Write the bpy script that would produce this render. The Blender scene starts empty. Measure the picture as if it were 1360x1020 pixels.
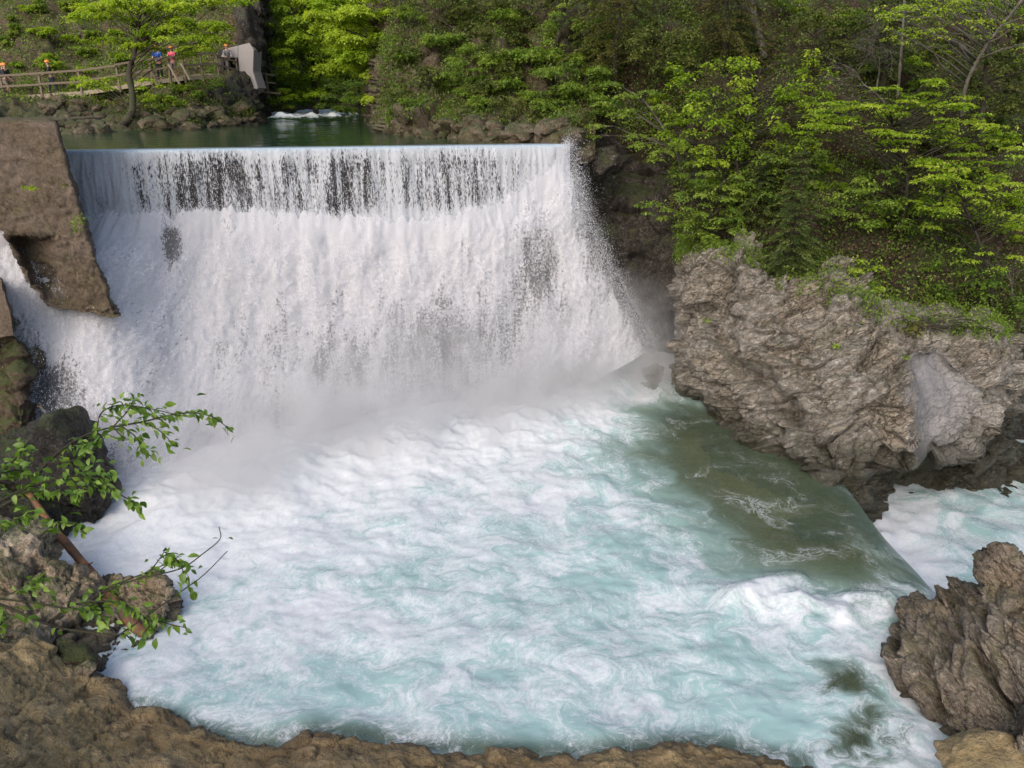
import bpy, bmesh, math, random
import numpy as np
from mathutils import Vector, Matrix

# ------------------------------------------------------------------ camera, light, exposure
SC = bpy.context.scene
COL = SC.collection
PITCH = math.radians(21.0)
CAMZ = 11.0                      # the pool below the fall is z = 0, the pond above it z = 9.1
cd = bpy.data.cameras.new('camera')
cam = bpy.data.objects.new('camera', cd)
COL.objects.link(cam)
cam.location = (0, 0, CAMZ)
cam.rotation_euler = (math.pi / 2 - PITCH, 0, 0)
cd.sensor_width = 36
cd.lens = 27.0
cd.clip_start = 0.05
cd.clip_end = 600
SC.camera = cam

SUN_EL, SUN_AZ = math.radians(38), math.radians(205)   # azimuth clockwise from +Y: behind the camera, a little to the left
w = bpy.data.worlds.new('World')
SC.world = w
w.use_nodes = True
wn = w.node_tree
sky = wn.nodes.new('ShaderNodeTexSky')
sky.sky_type = 'NISHITA'
sky.sun_disc = False
sky.sun_elevation = SUN_EL
sky.sun_rotation = SUN_AZ
sky.air_density = 1.0
sky.dust_density = 4.0
sky.ozone_density = 1.0
bg = wn.nodes['Background']
bg.inputs['Strength'].default_value = 0.15
wn.links.new(sky.outputs[0], bg.inputs['Color'])
sl = bpy.data.lights.new('sun', 'SUN')
sl.energy = 0.65
sl.angle = math.radians(70)
sl.color = (1.0, 0.98, 0.955)
sun = bpy.data.objects.new('sun', sl)
COL.objects.link(sun)
sd = Vector((math.sin(SUN_AZ) * math.cos(SUN_EL), math.cos(SUN_AZ) * math.cos(SUN_EL), math.sin(SUN_EL)))
sun.rotation_euler = sd.to_track_quat('Z', 'Y').to_euler()
SC.view_settings.view_transform = 'Standard'
SC.view_settings.look = 'None'
SC.view_settings.exposure = 0.66
SC.view_settings.gamma = 1.0
SC.view_settings.use_curve_mapping = False
SC.cycles.use_denoising = True
SC.cycles.max_bounces = 8
SC.cycles.diffuse_bounces = 3
SC.cycles.transparent_max_bounces = 16
SC.cycles.volume_bounces = 1
SC.cycles.volume_step_rate = 2.0
SC.cycles.caustics_reflective = False
SC.cycles.caustics_refractive = False

# ------------------------------------------------------------------ maths helpers
CT, ST = math.cos(PITCH), math.sin(PITCH)
A = np.array
F32 = np.float32


def ray(px, py):
    u = (np.asarray(px, float) - 680) / 1020
    v = (510 - np.asarray(py, float)) / 1020
    return u, CT + v * ST, -ST + v * CT


def W(px, py, y):
    """world point on the sight line of a photo pixel at forward distance y"""
    u, dy, dz = ray(px, py)
    t = np.asarray(y, float) / dy
    return np.stack(np.broadcast_arrays(u * t, dy * t, CAMZ + dz * t), -1)


def WZ(px, py, z):
    u, dy, dz = ray(px, py)
    t = (np.asarray(z, float) - CAMZ) / dz
    return np.stack(np.broadcast_arrays(u * t, dy * t, CAMZ + dz * t), -1)


def WD(px, py, d):
    """at camera depth d"""
    u, dy, dz = ray(px, py)
    d = np.asarray(d, float)
    return np.stack(np.broadcast_arrays(u * d, dy * d, CAMZ + dz * d), -1)


def hsh(ix, iy, iz, seed=0):
    h = (ix.astype(np.int64) * 374761393 + iy.astype(np.int64) * 668265263 + iz.astype(np.int64) * 2147483647 + seed * 974711) & 0xFFFFFFFF
    h = ((h ^ (h >> 13)) * 1274126177) & 0xFFFFFFFF
    h = ((h ^ (h >> 16)) * 2246822519) & 0xFFFFFFFF
    return h ^ (h >> 15)


_g = np.random.RandomState(3).normal(size=(256, 3))
GR = _g / np.linalg.norm(_g, axis=1)[:, None] * 1.6


def gnoise(p, seed=0):
    p = np.asarray(p, float)
    i = np.floor(p).astype(np.int64)
    f = p - i
    uu = f * f * f * (f * (f * 6 - 15) + 10)
    out = 0
    for dx in (0, 1):
        wx = uu[:, 0] if dx else 1 - uu[:, 0]
        for dy in (0, 1):
            wy = uu[:, 1] if dy else 1 - uu[:, 1]
            for dz in (0, 1):
                wz = uu[:, 2] if dz else 1 - uu[:, 2]
                g = GR[hsh(i[:, 0] + dx, i[:, 1] + dy, i[:, 2] + dz, seed) & 255]
                out = out + wx * wy * wz * (g[:, 0] * (f[:, 0] - dx) + g[:, 1] * (f[:, 1] - dy) + g[:, 2] * (f[:, 2] - dz))
    return out


def fbm(p, octv=4, seed=0, gain=0.5, lac=2.03, ridged=False):
    p = np.asarray(p, float)
    s, a = 0, 1.0
    for k in range(octv):
        n = gnoise(p, seed + k * 17)
        s = s + a * ((1 - 2 * np.abs(n)) if ridged else n)
        a *= gain
        p = p * lac + 11.3
    return s


def worley(p, seed=0, slope=0.6):
    """chipped-facet height: each cell is a tilted plane; also F2-F1"""
    p = np.asarray(p, float)
    i = np.floor(p).astype(np.int64)
    b1 = np.full(len(p), 9.0)
    b2 = np.full(len(p), 9.0)
    hh = np.zeros(len(p))
    for dx in (-1, 0, 1):
        for dy in (-1, 0, 1):
            for dz in (-1, 0, 1):
                c = (i[:, 0] + dx, i[:, 1] + dy, i[:, 2] + dz)
                h = hsh(*c, seed)
                q = np.stack([c[0] + (h & 1023) / 1023., c[1] + ((h >> 10) & 1023) / 1023., c[2] + ((h >> 20) & 1023) / 1023.], 1)
                dv = p - q
                d = np.sqrt((dv * dv).sum(1))
                h2 = hsh(*c, seed + 91)
                g = GR[h2 & 255] * slope
                val = ((h2 >> 8) & 1023) / 1023. - 0.5 + (g * dv).sum(1)
                m = d < b1
                b2 = np.where(m, b1, np.minimum(b2, d))
                hh = np.where(m, val, hh)
                b1 = np.where(m, d, b1)
    return hh, b2 - b1


def smooth(a, b, x):
    t = np.clip((x - a) / (b - a), 0, 1)
    return t * t * (3 - 2 * t)


def catmull(P, n):
    """resample control rows P (k,...,3) to n along axis 0"""
    k = len(P)
    t = np.linspace(0, k - 1, n)
    i = np.minimum(t.astype(int), k - 2)
    f = (t - i).reshape((-1,) + (1,) * (P.ndim - 1))
    Pe = np.concatenate([2 * P[:1] - P[1:2], P, 2 * P[-1:] - P[-2:-1]], 0)
    a, b, c, d = Pe[i], Pe[i + 1], Pe[i + 2], Pe[i + 3]
    return 0.5 * (2 * b + (c - a) * f + (2 * a - 5 * b + 4 * c - d) * f ** 2 + (3 * b - a - 3 * c + d) * f ** 3)


def gridF(nv, nu):
    i = np.arange(nv * nu).reshape(nv, nu)
    return np.stack([i[:-1, :-1].ravel(), i[:-1, 1:].ravel(), i[1:, 1:].ravel(), i[1:, :-1].ravel()], 1)


def gnorm(P):
    du = np.gradient(P, axis=1)
    dv = np.gradient(P, axis=0)
    n = np.cross(du, dv)
    n /= np.linalg.norm(n, axis=2)[..., None] + 1e-9
    return n


# ------------------------------------------------------------------ mesh helpers
def mk(name, V, F, mats=None, parent=None, attrs=None, vattrs=None, sm=True, mi=None):
    V = np.ascontiguousarray(np.asarray(V, F32).reshape(-1, 3))
    F = np.asarray(F, np.int32)
    me = bpy.data.meshes.new(name)
    me.vertices.add(len(V))
    me.vertices.foreach_set('co', V.ravel())
    k = F.shape[1]
    me.loops.add(F.size)
    me.polygons.add(len(F))
    me.loops.foreach_set('vertex_index', F.ravel())
    me.polygons.foreach_set('loop_start', np.arange(0, F.size, k, dtype=np.int32))
    me.polygons.foreach_set('loop_total', np.full(len(F), k, np.int32))
    me.polygons.foreach_set('use_smooth', np.full(len(F), bool(sm)))
    if mi is not None:
        me.polygons.foreach_set('material_index', np.asarray(mi, np.int32))
    me.update(calc_edges=True)
    for a, v in (attrs or {}).items():
        me.attributes.new(a, 'FLOAT', 'POINT').data.foreach_set('value', np.asarray(v, F32).ravel())
    for a, v in (vattrs or {}).items():
        me.attributes.new(a, 'FLOAT_VECTOR', 'POINT').data.foreach_set('vector', np.asarray(v, F32).ravel())
    for m in (mats if isinstance(mats, (list, tuple)) else [mats]):
        if m:
            me.materials.append(m)
    o = bpy.data.objects.new(name, me)
    COL.objects.link(o)
    if parent:
        o.parent = parent
    return o


def tag(o, label, cat, group=None, kind=None):
    if label:
        o['label'] = label
    if cat:
        o['category'] = cat
    if group:
        o['group'] = group
    if kind:
        o['kind'] = kind
    return o


def empty(name, loc=(0, 0, 0), rz=0.0):
    o = bpy.data.objects.new(name, None)
    COL.objects.link(o)
    o.location = loc
    o.rotation_euler = (0, 0, rz)
    return o


def copy_tree(o, parent=None):
    c = o.copy()
    COL.objects.link(c)
    if parent:
        c.parent = parent
    for ch in list(o.children):
        copy_tree(ch, c)
    return c


class MB:
    """collects verts and quads/tris-as-quads of several shapes into one mesh"""
    def __init__(s):
        s.V, s.F, s.n = [], [], 0

    def add(s, V, F):
        V = np.asarray(V, float)
        F = np.asarray(F)
        s.V.append(V)
        s.F.append(F + s.n)
        s.n += len(V)

    def tube(s, pts, rad, k=6, jit=0.0, rng=None):
        pts = np.asarray(pts, float)
        n = len(pts)
        rad = np.broadcast_to(np.asarray(rad, float), (n,))
        tn = np.gradient(pts, axis=0)
        tn /= np.linalg.norm(tn, axis=1)[:, None] + 1e-9
        up = np.where(np.abs(tn[:, 2:3]) > 0.9, A([[1., 0, 0]]), A([[0., 0, 1]]))
        a = np.cross(tn, up)
        a /= np.linalg.norm(a, axis=1)[:, None] + 1e-9
        b = np.cross(tn, a)
        th = np.linspace(0, 2 * np.pi, k, endpoint=False)
        r = rad[:, None]
        if jit:
            r = r * (1 + jit * (rng or np.random.RandomState(1)).uniform(-1, 1, (n, k)))
        R = pts[:, None] + r[..., None] * (np.cos(th)[None, :, None] * a[:, None] + np.sin(th)[None, :, None] * b[:, None])
        V = R.reshape(-1, 3)
        i = np.arange(n * k).reshape(n, k)
        j = np.roll(i, -1, 1)
        Fq = np.stack([i[:-1].ravel(), j[:-1].ravel(), j[1:].ravel(), i[1:].ravel()], 1)
        V = np.concatenate([V, pts[:1], pts[-1:]])
        c0, c1 = n * k, n * k + 1
        cap = [[c0, j[0, q], i[0, q], i[0, q]] for q in range(0)]
        s.add(V, Fq)
        # end caps as quads over pairs of sides
        if k % 2 == 0:
            off = s.n - len(V)
            caps = []
            for q in range(0, k, 2):
                caps.append([c0, i[0, (q + 2) % k], i[0, q + 1], i[0, q]])
                caps.append([c1, i[-1, q], i[-1, q + 1], i[-1, (q + 2) % k]])
            s.F.append(A(caps) + off)

    def bar(s, p0, p1, wd, ht, upv=(0, 0, 1), bev=0.0):
        p0, p1 = np.asarray(p0, float), np.asarray(p1, float)
        d = p1 - p0
        d /= np.linalg.norm(d)
        u = np.asarray(upv, float)
        a = np.cross(d, u)
        if np.linalg.norm(a) < 1e-3:
            a = np.cross(d, A([0, 1., 0]))
        a /= np.linalg.norm(a)
        b = np.cross(a, d)
        V = []
        for p in (p0, p1):
            for sx, sz in ((-1, -1), (1, -1), (1, 1), (-1, 1)):
                V.append(p + a * sx * wd / 2 + b * sz * ht / 2)
        s.add(V, [[0, 1, 2, 3], [4, 7, 6, 5], [0, 4, 5, 1], [1, 5, 6, 2], [2, 6, 7, 3], [3, 7, 4, 0]])

    def build(s, name, mats, parent=None, sm=False, attrs=None):
        return mk(name, np.concatenate(s.V), np.concatenate(s.F), mats, parent, attrs, sm=sm)


# ------------------------------------------------------------------ material helpers
class NT:
    def __init__(s, name):
        s.m = bpy.data.materials.new(name)
        s.m.use_nodes = True
        s.t = s.m.node_tree
        s.t.nodes.clear()
        s.out = s.t.nodes.new('ShaderNodeOutputMaterial')

    def n(s, typ, ins=None, **props):
        nd = s.t.nodes.new('ShaderNode' + typ)
        for k, v in props.items():
            setattr(nd, k, v)
        for k, v in (ins or {}).items():
            sock = nd.inputs[k]
            if isinstance(v, bpy.types.NodeSocket):
                s.t.links.new(v, sock)
            elif isinstance(v, bpy.types.Node):
                s.t.links.new(v.outputs[0], sock)
            else:
                if hasattr(sock.default_value, '__len__') and not isinstance(v, (int, float)):
                    v = tuple(v)
                    if len(sock.default_value) == 4 and len(v) == 3:
                        v = v + (1.0,)
                sock.default_value = v
        return nd

    def math(s, op, a, b=0.0, c=None, clamp=False):
        ins = {0: a, 1: b}
        if c is not None:
            ins[2] = c
        return s.n('Math', ins, operation=op, use_clamp=clamp).outputs[0]

    def noise(s, vec, scale, det=4, rough=0.55, dist=0.0, dim='3D'):
        return s.n('TexNoise', {'Vector': vec, 'Scale': scale, 'Detail': det, 'Roughness': rough, 'Distortion': dist}, noise_dimensions=dim).outputs[0]

    def ramp(s, x, lo, hi, a=0.0, b=1.0):
        return s.n('MapRange', {'Value': x, 'From Min': lo, 'From Max': hi, 'To Min': a, 'To Max': b}, interpolation_type='SMOOTHSTEP').outputs[0]

    def mix(s, f, a, b):
        nd = s.n('Mix', data_type='RGBA')
        for k, v in ((0, f), (6, a), (7, b)):
            if isinstance(v, bpy.types.NodeSocket):
                s.t.links.new(v, nd.inputs[k])
            elif k == 0:
                nd.inputs[0].default_value = v
            else:
                nd.inputs[k].default_value = tuple(v) + (1.0,) if len(v) == 3 else tuple(v)
        return nd.outputs[2]

    def attr(s, name, vec=False):
        nd = s.n('Attribute', attribute_name=name)
        return nd.outputs['Vector'] if vec else nd.outputs['Fac']

    def scale(s, vec, sc):
        return s.n('VectorMath', {0: vec, 1: sc}, operation='MULTIPLY').outputs[0]

    def geo(s):
        return s.n('NewGeometry')

    def pos(s):
        return s.n('NewGeometry').outputs['Position']

    def bump(s, h, dist=0.05, st=1.0, normal=None):
        ins = {'Height': h, 'Distance': dist, 'Strength': st}
        if normal is not None:
            ins['Normal'] = normal
        return s.n('Bump', ins).outputs[0]

    def bsdf(s, **ins):
        return s.n('BsdfPrincipled', ins)

    def done(s, shader, vol=None, disp=None):
        if shader is not None:
            s.t.links.new(shader.outputs[0] if isinstance(shader, bpy.types.Node) else shader, s.out.inputs['Surface'])
        if vol is not None:
            s.t.links.new(vol.outputs[0], s.out.inputs['Volume'])
        return s.m


def rock_mat(name, c1, c2, c3, vein=0.3, moss=0.0, mosscol=(0.05, 0.07, 0.015), wetz=None, wetcol=(0.03, 0.028, 0.02), strata=None, rough=0.85, spots=0.0, spotcol=(0.05, 0.03, 0.03), sc=1.0, crk=0.4, pale=None):
    m = NT(name)
    P = m.pos()
    if strata is not None:
        P2 = m.n('Mapping', {'Vector': P, 'Rotation': tuple(Matrix(strata[0].tolist()).to_euler()), 'Scale': tuple(1 / A(strata[1]))}, vector_type='TEXTURE').outputs[0]
    else:
        P2 = P
    n1 = m.noise(P, 0.55 * sc, 5, 0.6)
    n2 = m.noise(P2, 2.2 * sc, 7, 0.68, 0.6)
    n3 = m.noise(P2, 11 * sc, 5, 0.7, 0.3)
    col = m.mix(m.ramp(n2, 0.36, 0.64), c1, c2)
    col = m.mix(m.ramp(n1, 0.42, 0.66), col, c3)
    col = m.mix(m.math('MULTIPLY', m.ramp(n3, 0.5, 0.72), 0.45), col, A(c2) * 1.35)
    col = m.mix(m.math('MULTIPLY', m.ramp(n3, 0.47, 0.3), 0.55), col, A(c1) * 0.5)
    # fine cracks
    vd = m.n('VectorMath', {0: P2, 1: m.scale(m.n('TexNoise', {'Vector': P2, 'Scale': 2.5 * sc, 'Detail': 4}).outputs[1], (0.8, 0.8, 0.8))}, operation='ADD').outputs[0]
    vr = m.n('TexVoronoi', {'Vector': vd, 'Scale': 2.6 * sc}, feature='DISTANCE_TO_EDGE').outputs[0]
    crack = m.ramp(vr, 0.0, 0.05, 1.0, 0.0)
    crack = m.math('MULTIPLY', crack, m.ramp(n1, 0.40, 0.60))
    col = m.mix(m.math('MULTIPLY', crack, crk), col, A(c1) * 0.35)
    vr2 = m.n('TexVoronoi', {'Vector': vd, 'Scale': 7.5 * sc}, feature='DISTANCE_TO_EDGE').outputs[0]
    crack2 = m.math('MULTIPLY', m.ramp(vr2, 0.0, 0.09, 1.0, 0.0), m.ramp(n2, 0.42, 0.58))
    col = m.mix(m.math('MULTIPLY', crack2, crk * 0.5), col, A(c1) * 0.4)
    if vein:
        wv = m.noise(m.n('Mapping', {'Vector': P2, 'Rotation': (0.4, 0.9, 0.3), 'Scale': (0.5, 3.2, 1.2)}).outputs[0], 2.2 * sc, 4, 0.6, 1.2)
        vn = m.ramp(m.math('ABSOLUTE', m.math('SUBTRACT', wv, 0.5)), 0.0, 0.022, 1.0, 0.0)
        col = m.mix(m.math('MULTIPLY', vn, vein), col, (0.55, 0.5, 0.44))
    if spots:
        sp = m.noise(P, 3.0, 5, 0.6, 0.4)
        col = m.mix(m.math('MULTIPLY', m.ramp(sp, 0.56, 0.66), spots), col, spotcol)
    if moss:
        nz = m.n('SeparateXYZ', {0: m.geo().outputs['Normal']}).outputs[2]
        mm = m.math('ADD', m.math('MULTIPLY', nz, 0.35), m.noise(P, 1.4, 6, 0.65))
        mf = m.math('MULTIPLY', m.ramp(mm, 0.68 - 0.12 * moss, 0.84 - 0.12 * moss), min(1.0, moss + 0.2))
        mc = m.mix(m.noise(P, 9, 3), A(mosscol) * 0.6, A(mosscol) * 1.5)
        col = m.mix(mf, col, mc)
    rg = rough
    if wetz is not None:
        z = m.n('SeparateXYZ', {0: P}).outputs[2]
        zz = m.math('ADD', z, m.math('MULTIPLY', m.math('SUBTRACT', m.noise(P, 0.9, 4, 0.6), 0.5), wetz[2]))
        wf = m.ramp(zz, wetz[0], wetz[1], 1.0, 0.0)
        wc = m.mix(m.noise(P2, 3.0, 6, 0.7), A(wetcol) * 0.5, A(wetcol) * 1.9)
        col = m.mix(m.math('MULTIPLY', wf, 0.88), col, wc)
        rg = m.math('SUBTRACT', rough, m.math('MULTIPLY', wf, 0.45))
    h = m.math('ADD', m.math('MULTIPLY', n2, 0.9), m.math('MULTIPLY', n3, 0.45))
    h = m.math('SUBTRACT', h, m.math('MULTIPLY', m.math('ADD', crack, m.math('MULTIPLY', crack2, 0.6)), crk * 0.6))
    if pale is not None:
        pf = m.attr('pale')
        pg = m.mix(m.noise(m.n('Mapping', {'Vector': P, 'Rotation': (0, 0.5, 0), 'Scale': (3.0, 1.0, 0.7)}).outputs[0], 2.2, 6, 0.65), A(pale) * 0.5, A(pale) * 1.35)
        col = m.mix(pf, col, pg)
        h = m.math('MULTIPLY', h, m.math('SUBTRACT', 1.0, m.math('MULTIPLY', pf, 0.88)))
    bp = m.bump(h, 0.17 / sc, 1.0)
    b = m.bsdf(**{'Base Color': col, 'Roughness': rg, 'Normal': bp, 'Specular IOR Level': 0.35})
    return m.done(b)


def axes(d, nrm):
    """rotation whose columns are: bedding direction, strike, bedding normal"""
    d = A(d, dtype=float); d = d / np.linalg.norm(d)
    n_ = A(nrm, dtype=float); n_ = n_ - d * (n_ @ d); n_ = n_ / np.linalg.norm(n_)
    return np.stack([d, np.cross(n_, d), n_], 1)


ST_OUT = (axes((0.8, -0.2, 0.5), (-0.5, 0.1, 0.8)), A([0.65, 1.0, 1.5]))
ST_LAY = (axes((0.8, 0.05, -0.6), (0.55, -0.25, 0.8)), A([0.42, 0.9, 2.3]))


def leaf_mat(name, stops, transl=0.4, rough=0.5):
    """stops: colours across the 'tint' attribute"""
    m = NT(name)
    t = m.attr('tint')
    cr = m.n('ValToRGB', {0: t})
    e = cr.color_ramp.elements
    while len(e) < len(stops):
        e.new(0.5)
    for k, c in enumerate(stops):
        e[k].position = k / (len(stops) - 1)
        e[k].color = tuple(c) + (1,)
    d = m.bsdf(**{'Base Color': cr.outputs[0], 'Roughness': rough, 'Specular IOR Level': 0.3})
    tc = m.n('HueSaturation', {'Color': cr.outputs[0], 'Saturation': 1.1, 'Value': 1.7, 'Hue': 0.49})
    tr = m.n('BsdfTranslucent', {'Color': tc.outputs[0]})
    mx = m.n('MixShader', {0: transl, 1: d.outputs[0], 2: tr.outputs[0]})
    return m.done(mx)


def plain(name, c, rough=0.7, var=0.25, sc=8.0, bump=0.01, metal=0.0, stretch=(1, 1, 1)):
    m = NT(name)
    P = m.scale(m.n('TexCoord').outputs['Object'], stretch)
    n = m.noise(P, sc, 5, 0.6)
    col = m.mix(n, A(c) * (1 - var), A(c) * (1 + var))
    b = m.bsdf(**{'Base Color': col, 'Roughness': rough, 'Metallic': metal, 'Normal': m.bump(n, bump, 0.6)})
    return m.done(b)

# ================================================================== WATER AND FALL
ZP = 9.1


def ydam(px):
    return 26.3 + (np.asarray(px, float) - 85) * 0.00496


# crest of the dam as a straight line in plan
CX0, CY0 = -14.8, 26.3
CSL = 3.3 / 16.8


def ycrest(x):
    return CY0 + (np.asarray(x, float) - CX0) * CSL


# ---- upper pond
nx, ny = 150, 140
xs = np.linspace(-34, 2.35, nx)
fy = np.linspace(0, 1, ny) ** 1.5
X = np.broadcast_to(xs[None], (ny, nx))
Y = ycrest(X) + 0.05 + fy[:, None] * (75 - ycrest(X))
Zr = 0.018 * fbm(np.stack([X.ravel() * 0.8, Y.ravel() * 1.5, 0 * X.ravel()], 1), 3).reshape(X.shape)
rap = smooth(50, 56, Y) * smooth(-10, -13, X) * smooth(70, 62, Y)
rapn = fbm(np.stack([X.ravel() * 0.9, Y.ravel() * 0.5, 0 * X.ravel() + 5], 1), 4).reshape(X.shape)
rap = np.clip(rap * (0.55 + 1.2 * rapn), 0, 1)
Zr = Zr + rap * (0.25 + 0.25 * rapn)
m = NT('pond_water')
P = m.pos()
f = m.attr('foam')
fn = m.noise(m.scale(P, (1, 0.5, 1)), 3.0, 6, 0.7)
ff = m.ramp(m.math('ADD', f, m.math('MULTIPLY', m.math('SUBTRACT', fn, 0.5), 0.9)), 0.35, 0.7)
wcol = m.mix(m.noise(m.scale(P, (0.25, 0.6, 1)), 0.5, 3), (0.016, 0.042, 0.022), (0.03, 0.065, 0.03))
wcol = m.mix(m.ramp(m.attr('shallow'), 0.2, 0.9), wcol, (0.075, 0.07, 0.022))
col = m.mix(ff, wcol, (0.75, 0.8, 0.82))
bp = m.bump(m.noise(m.scale(P, (1.0, 2.2, 1)), 3.0, 5, 0.6), 0.02, 0.35)
m_pond = m.done(m.bsdf(**{'Base Color': col, 'Roughness': m.math('ADD', m.math('MULTIPLY', ff, 0.6), 0.07), 'IOR': 1.33, 'Normal': bp}))
shal = smooth(-3.5, 1.0, X) * smooth(ycrest(X) + 7, ycrest(X) + 1, Y)
pond = mk('upper_pond', np.stack([X, Y, ZP + Zr], -1), gridF(ny, nx), m_pond, attrs={'foam': rap, 'shallow': shal})
tag(pond, 'calm deep green river pond held back above the waterfall crest', 'water', kind='structure')

# ---- curtain of water: pond surface, rounded lip, free fall
ns, nt = 540, 120
s_x = np.linspace(-19, 2.1, ns)
drop = np.linspace(-0.5, 3.15, nt)            # metres along: <0 on the pond
base_y = ycrest(s_x)
n_s = A([CSL, -1.0]) / math.hypot(CSL, 1)    # outward, down-river
back = np.where(drop < 0, drop, 0)
d = np.maximum(drop, 0)
outw = np.where(drop < 0, drop, 0.16 * np.sqrt(d + 1e-9) * 1.5 + 0.05 * d)
fall = np.where(d < 0.25, d * d * 1.6, 0.1 + (d - 0.25) * 1.0)
crn = fbm(np.stack([s_x * 1.3, 0 * s_x, 0 * s_x], 1), 3, 5) * 0.06
S, T = np.meshgrid(s_x, drop)
rip = fbm(np.stack([S.ravel() * 6.0, T.ravel() * 0.7, 0 * S.ravel()], 1), 3, 9).reshape(S.shape)
rip2 = fbm(np.stack([S.ravel() * 1.1, T.ravel() * 0.35, 0 * S.ravel() + 3], 1), 2, 19).reshape(S.shape)
amp = smooth(0.0, 0.6, T)
O = outw[:, None] + amp * (0.05 * rip + 0.12 * rip2) + 0 * S
Xc = S + n_s[0] * O
Yc = base_y[None] + n_s[1] * O
Zc = ZP + 0.02 - fall[:, None] + 0 * S + amp * 0.02 * rip
m = NT('curtain_water')
st = m.attr('st', True)
big = m.noise(m.scale(st, (0.55, 0.10, 1)), 1.0, 2, 0.5)
strand = m.noise(m.scale(st, (5.0, 0.38, 1)), 1.0, 4, 0.65)
fine = m.noise(m.scale(st, (15.0, 3.2, 1)), 1.0, 3, 0.65)
gran = m.noise(m.scale(st, (25.0, 7.5, 1)), 1.0, 2, 0.6)
tt = m.n('SeparateXYZ', {0: st}).outputs[1]
cov = m.attr('cover')
v = m.math('ADD', m.math('MULTIPLY', strand, 1.0), m.math('MULTIPLY', fine, 0.45))
v = m.math('ADD', v, m.math('MULTIPLY', gran, 0.75))
v = m.math('ADD', v, m.math('MULTIPLY', big, 0.55))
v = m.math('ADD', v, cov)
al = m.ramp(v, 1.24, 1.56)
lip = m.ramp(tt, 0.10, 0.42, 1.0, 0.0)
al2 = m.math('MAXIMUM', al, lip)
col = m.mix(gran, (0.46, 0.50, 0.56), (0.74, 0.76, 0.80))
col = m.mix(lip, col, m.mix(strand, (0.22, 0.30, 0.36), (0.42, 0.50, 0.58)))  # pale blue at the lip: sky reflection put into the base colour
rg = m.math('SUBTRACT', 0.45, m.math('MULTIPLY', lip, 0.33))
b = m.bsdf(**{'Base Color': col, 'Roughness': rg, 'IOR': 1.33, 'Normal': m.bump(m.math('ADD', strand, fine), 0.05, 0.6)})
trl = m.n('BsdfTranslucent', {'Color': (0.8, 0.84, 0.9)})
sh = m.n('MixShader', {0: m.math('MULTIPLY', m.math('SUBTRACT', 1.0, lip), 0.35), 1: b.outputs[0], 2: trl.outputs[0]})
sh = m.n('MixShader', {0: al2, 1: m.n('BsdfTransparent').outputs[0], 2: sh.outputs[0]})
m_curt = m.done(sh)
cov = 0.02 + 0.22 * smooth(-11.0, -15.0, S) + 0.26 * smooth(-2.0, 1.5, S) + 0.22 * smooth(2.0, 2.7, T) + 0.16 * smooth(0.8, 0.2, T) + 0.05 * np.sin(S * 1.3)
fall_root = empty('waterfall', (-6, 27.5, 0))
tag(fall_root, 'white waterfall dropping over the straight dam crest into the pool', 'waterfall', kind='structure')
MI = Matrix.Translation((6, -27.5, 0))


def under(o, root):
    o.parent = root
    o.matrix_parent_inverse = Matrix.Translation(-root.location) if root.rotation_euler.z == 0 else root.matrix_basis.inverted()
    return o


curt = mk('water_curtain', np.stack([Xc, Yc, Zc], -1), gridF(nt, ns), m_curt, attrs={'cover': cov}, vattrs={'st': np.stack([S, T, 0 * S], -1)})
under(curt, fall_root)

# ---- cascade below the curtain
cols = [(-90, 300, -90, 470, -4.5), (-10, 298, 20, 520, -5.0), (60, 297, 110, 650, -6.2), (130, 295, 205, 665, -6.2), (220, 291, 285, 640, -5.0),
        (320, 288, 360, 610, -4.0), (450, 294, 460, 592, -3.2), (560, 299, 570, 575, -2.8), (640, 283, 690, 548, -2.4), (700, 255, 775, 512, -2.0),
        (742, 215, 830, 484, -1.7), (757, 194, 872, 456, -1.4)]
fr = np.linspace(0, 1, 9)
ctrl = []
for q in fr:
    row = []
    for (a, b_, c, e, off) in cols:
        px = a + (c - a) * q ** 1.35
        py = b_ + (e - b_) * q
        o0 = -0.85 if a < 700 else (-0.5 if a < 750 else 0.0)
        yy = ydam(a if a > -50 else -50) + o0 + (off - o0) * q ** (0.5 if a < 200 else 0.85)
        row.append(W(px, py, yy))
    ctrl.append(row)
ctrl = A(ctrl)
NV, NU = 260, 440
G = catmull(ctrl, NV)
G = catmull(G.transpose(1, 0, 2), NU).transpose(1, 0, 2)
Nn = gnorm(G)
if Nn[NV // 2, NU // 2, 1] > 0:
    Nn = -Nn
uu = np.linspace(0, 1, NU)[None] + np.zeros((NV, 1))
vv = np.linspace(0, 1, NV)[:, None] + np.zeros((1, NU))
Pf = G.reshape(-1, 3)
sx = (G[..., 0]).ravel()
tz = (9 - G[..., 2]).ravel()
lump = fbm(np.stack([sx * 0.9, tz * 0.45, 0 * sx], 1), 4, 31)
lump2 = fbm(np.stack([sx * 3.2, tz * 1.8, 0 * sx + 4], 1), 3, 33, ridged=True)
lump3 = fbm(np.stack([sx * 9.0, tz * 6.0, 0 * sx + 4], 1), 2, 35)
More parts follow.
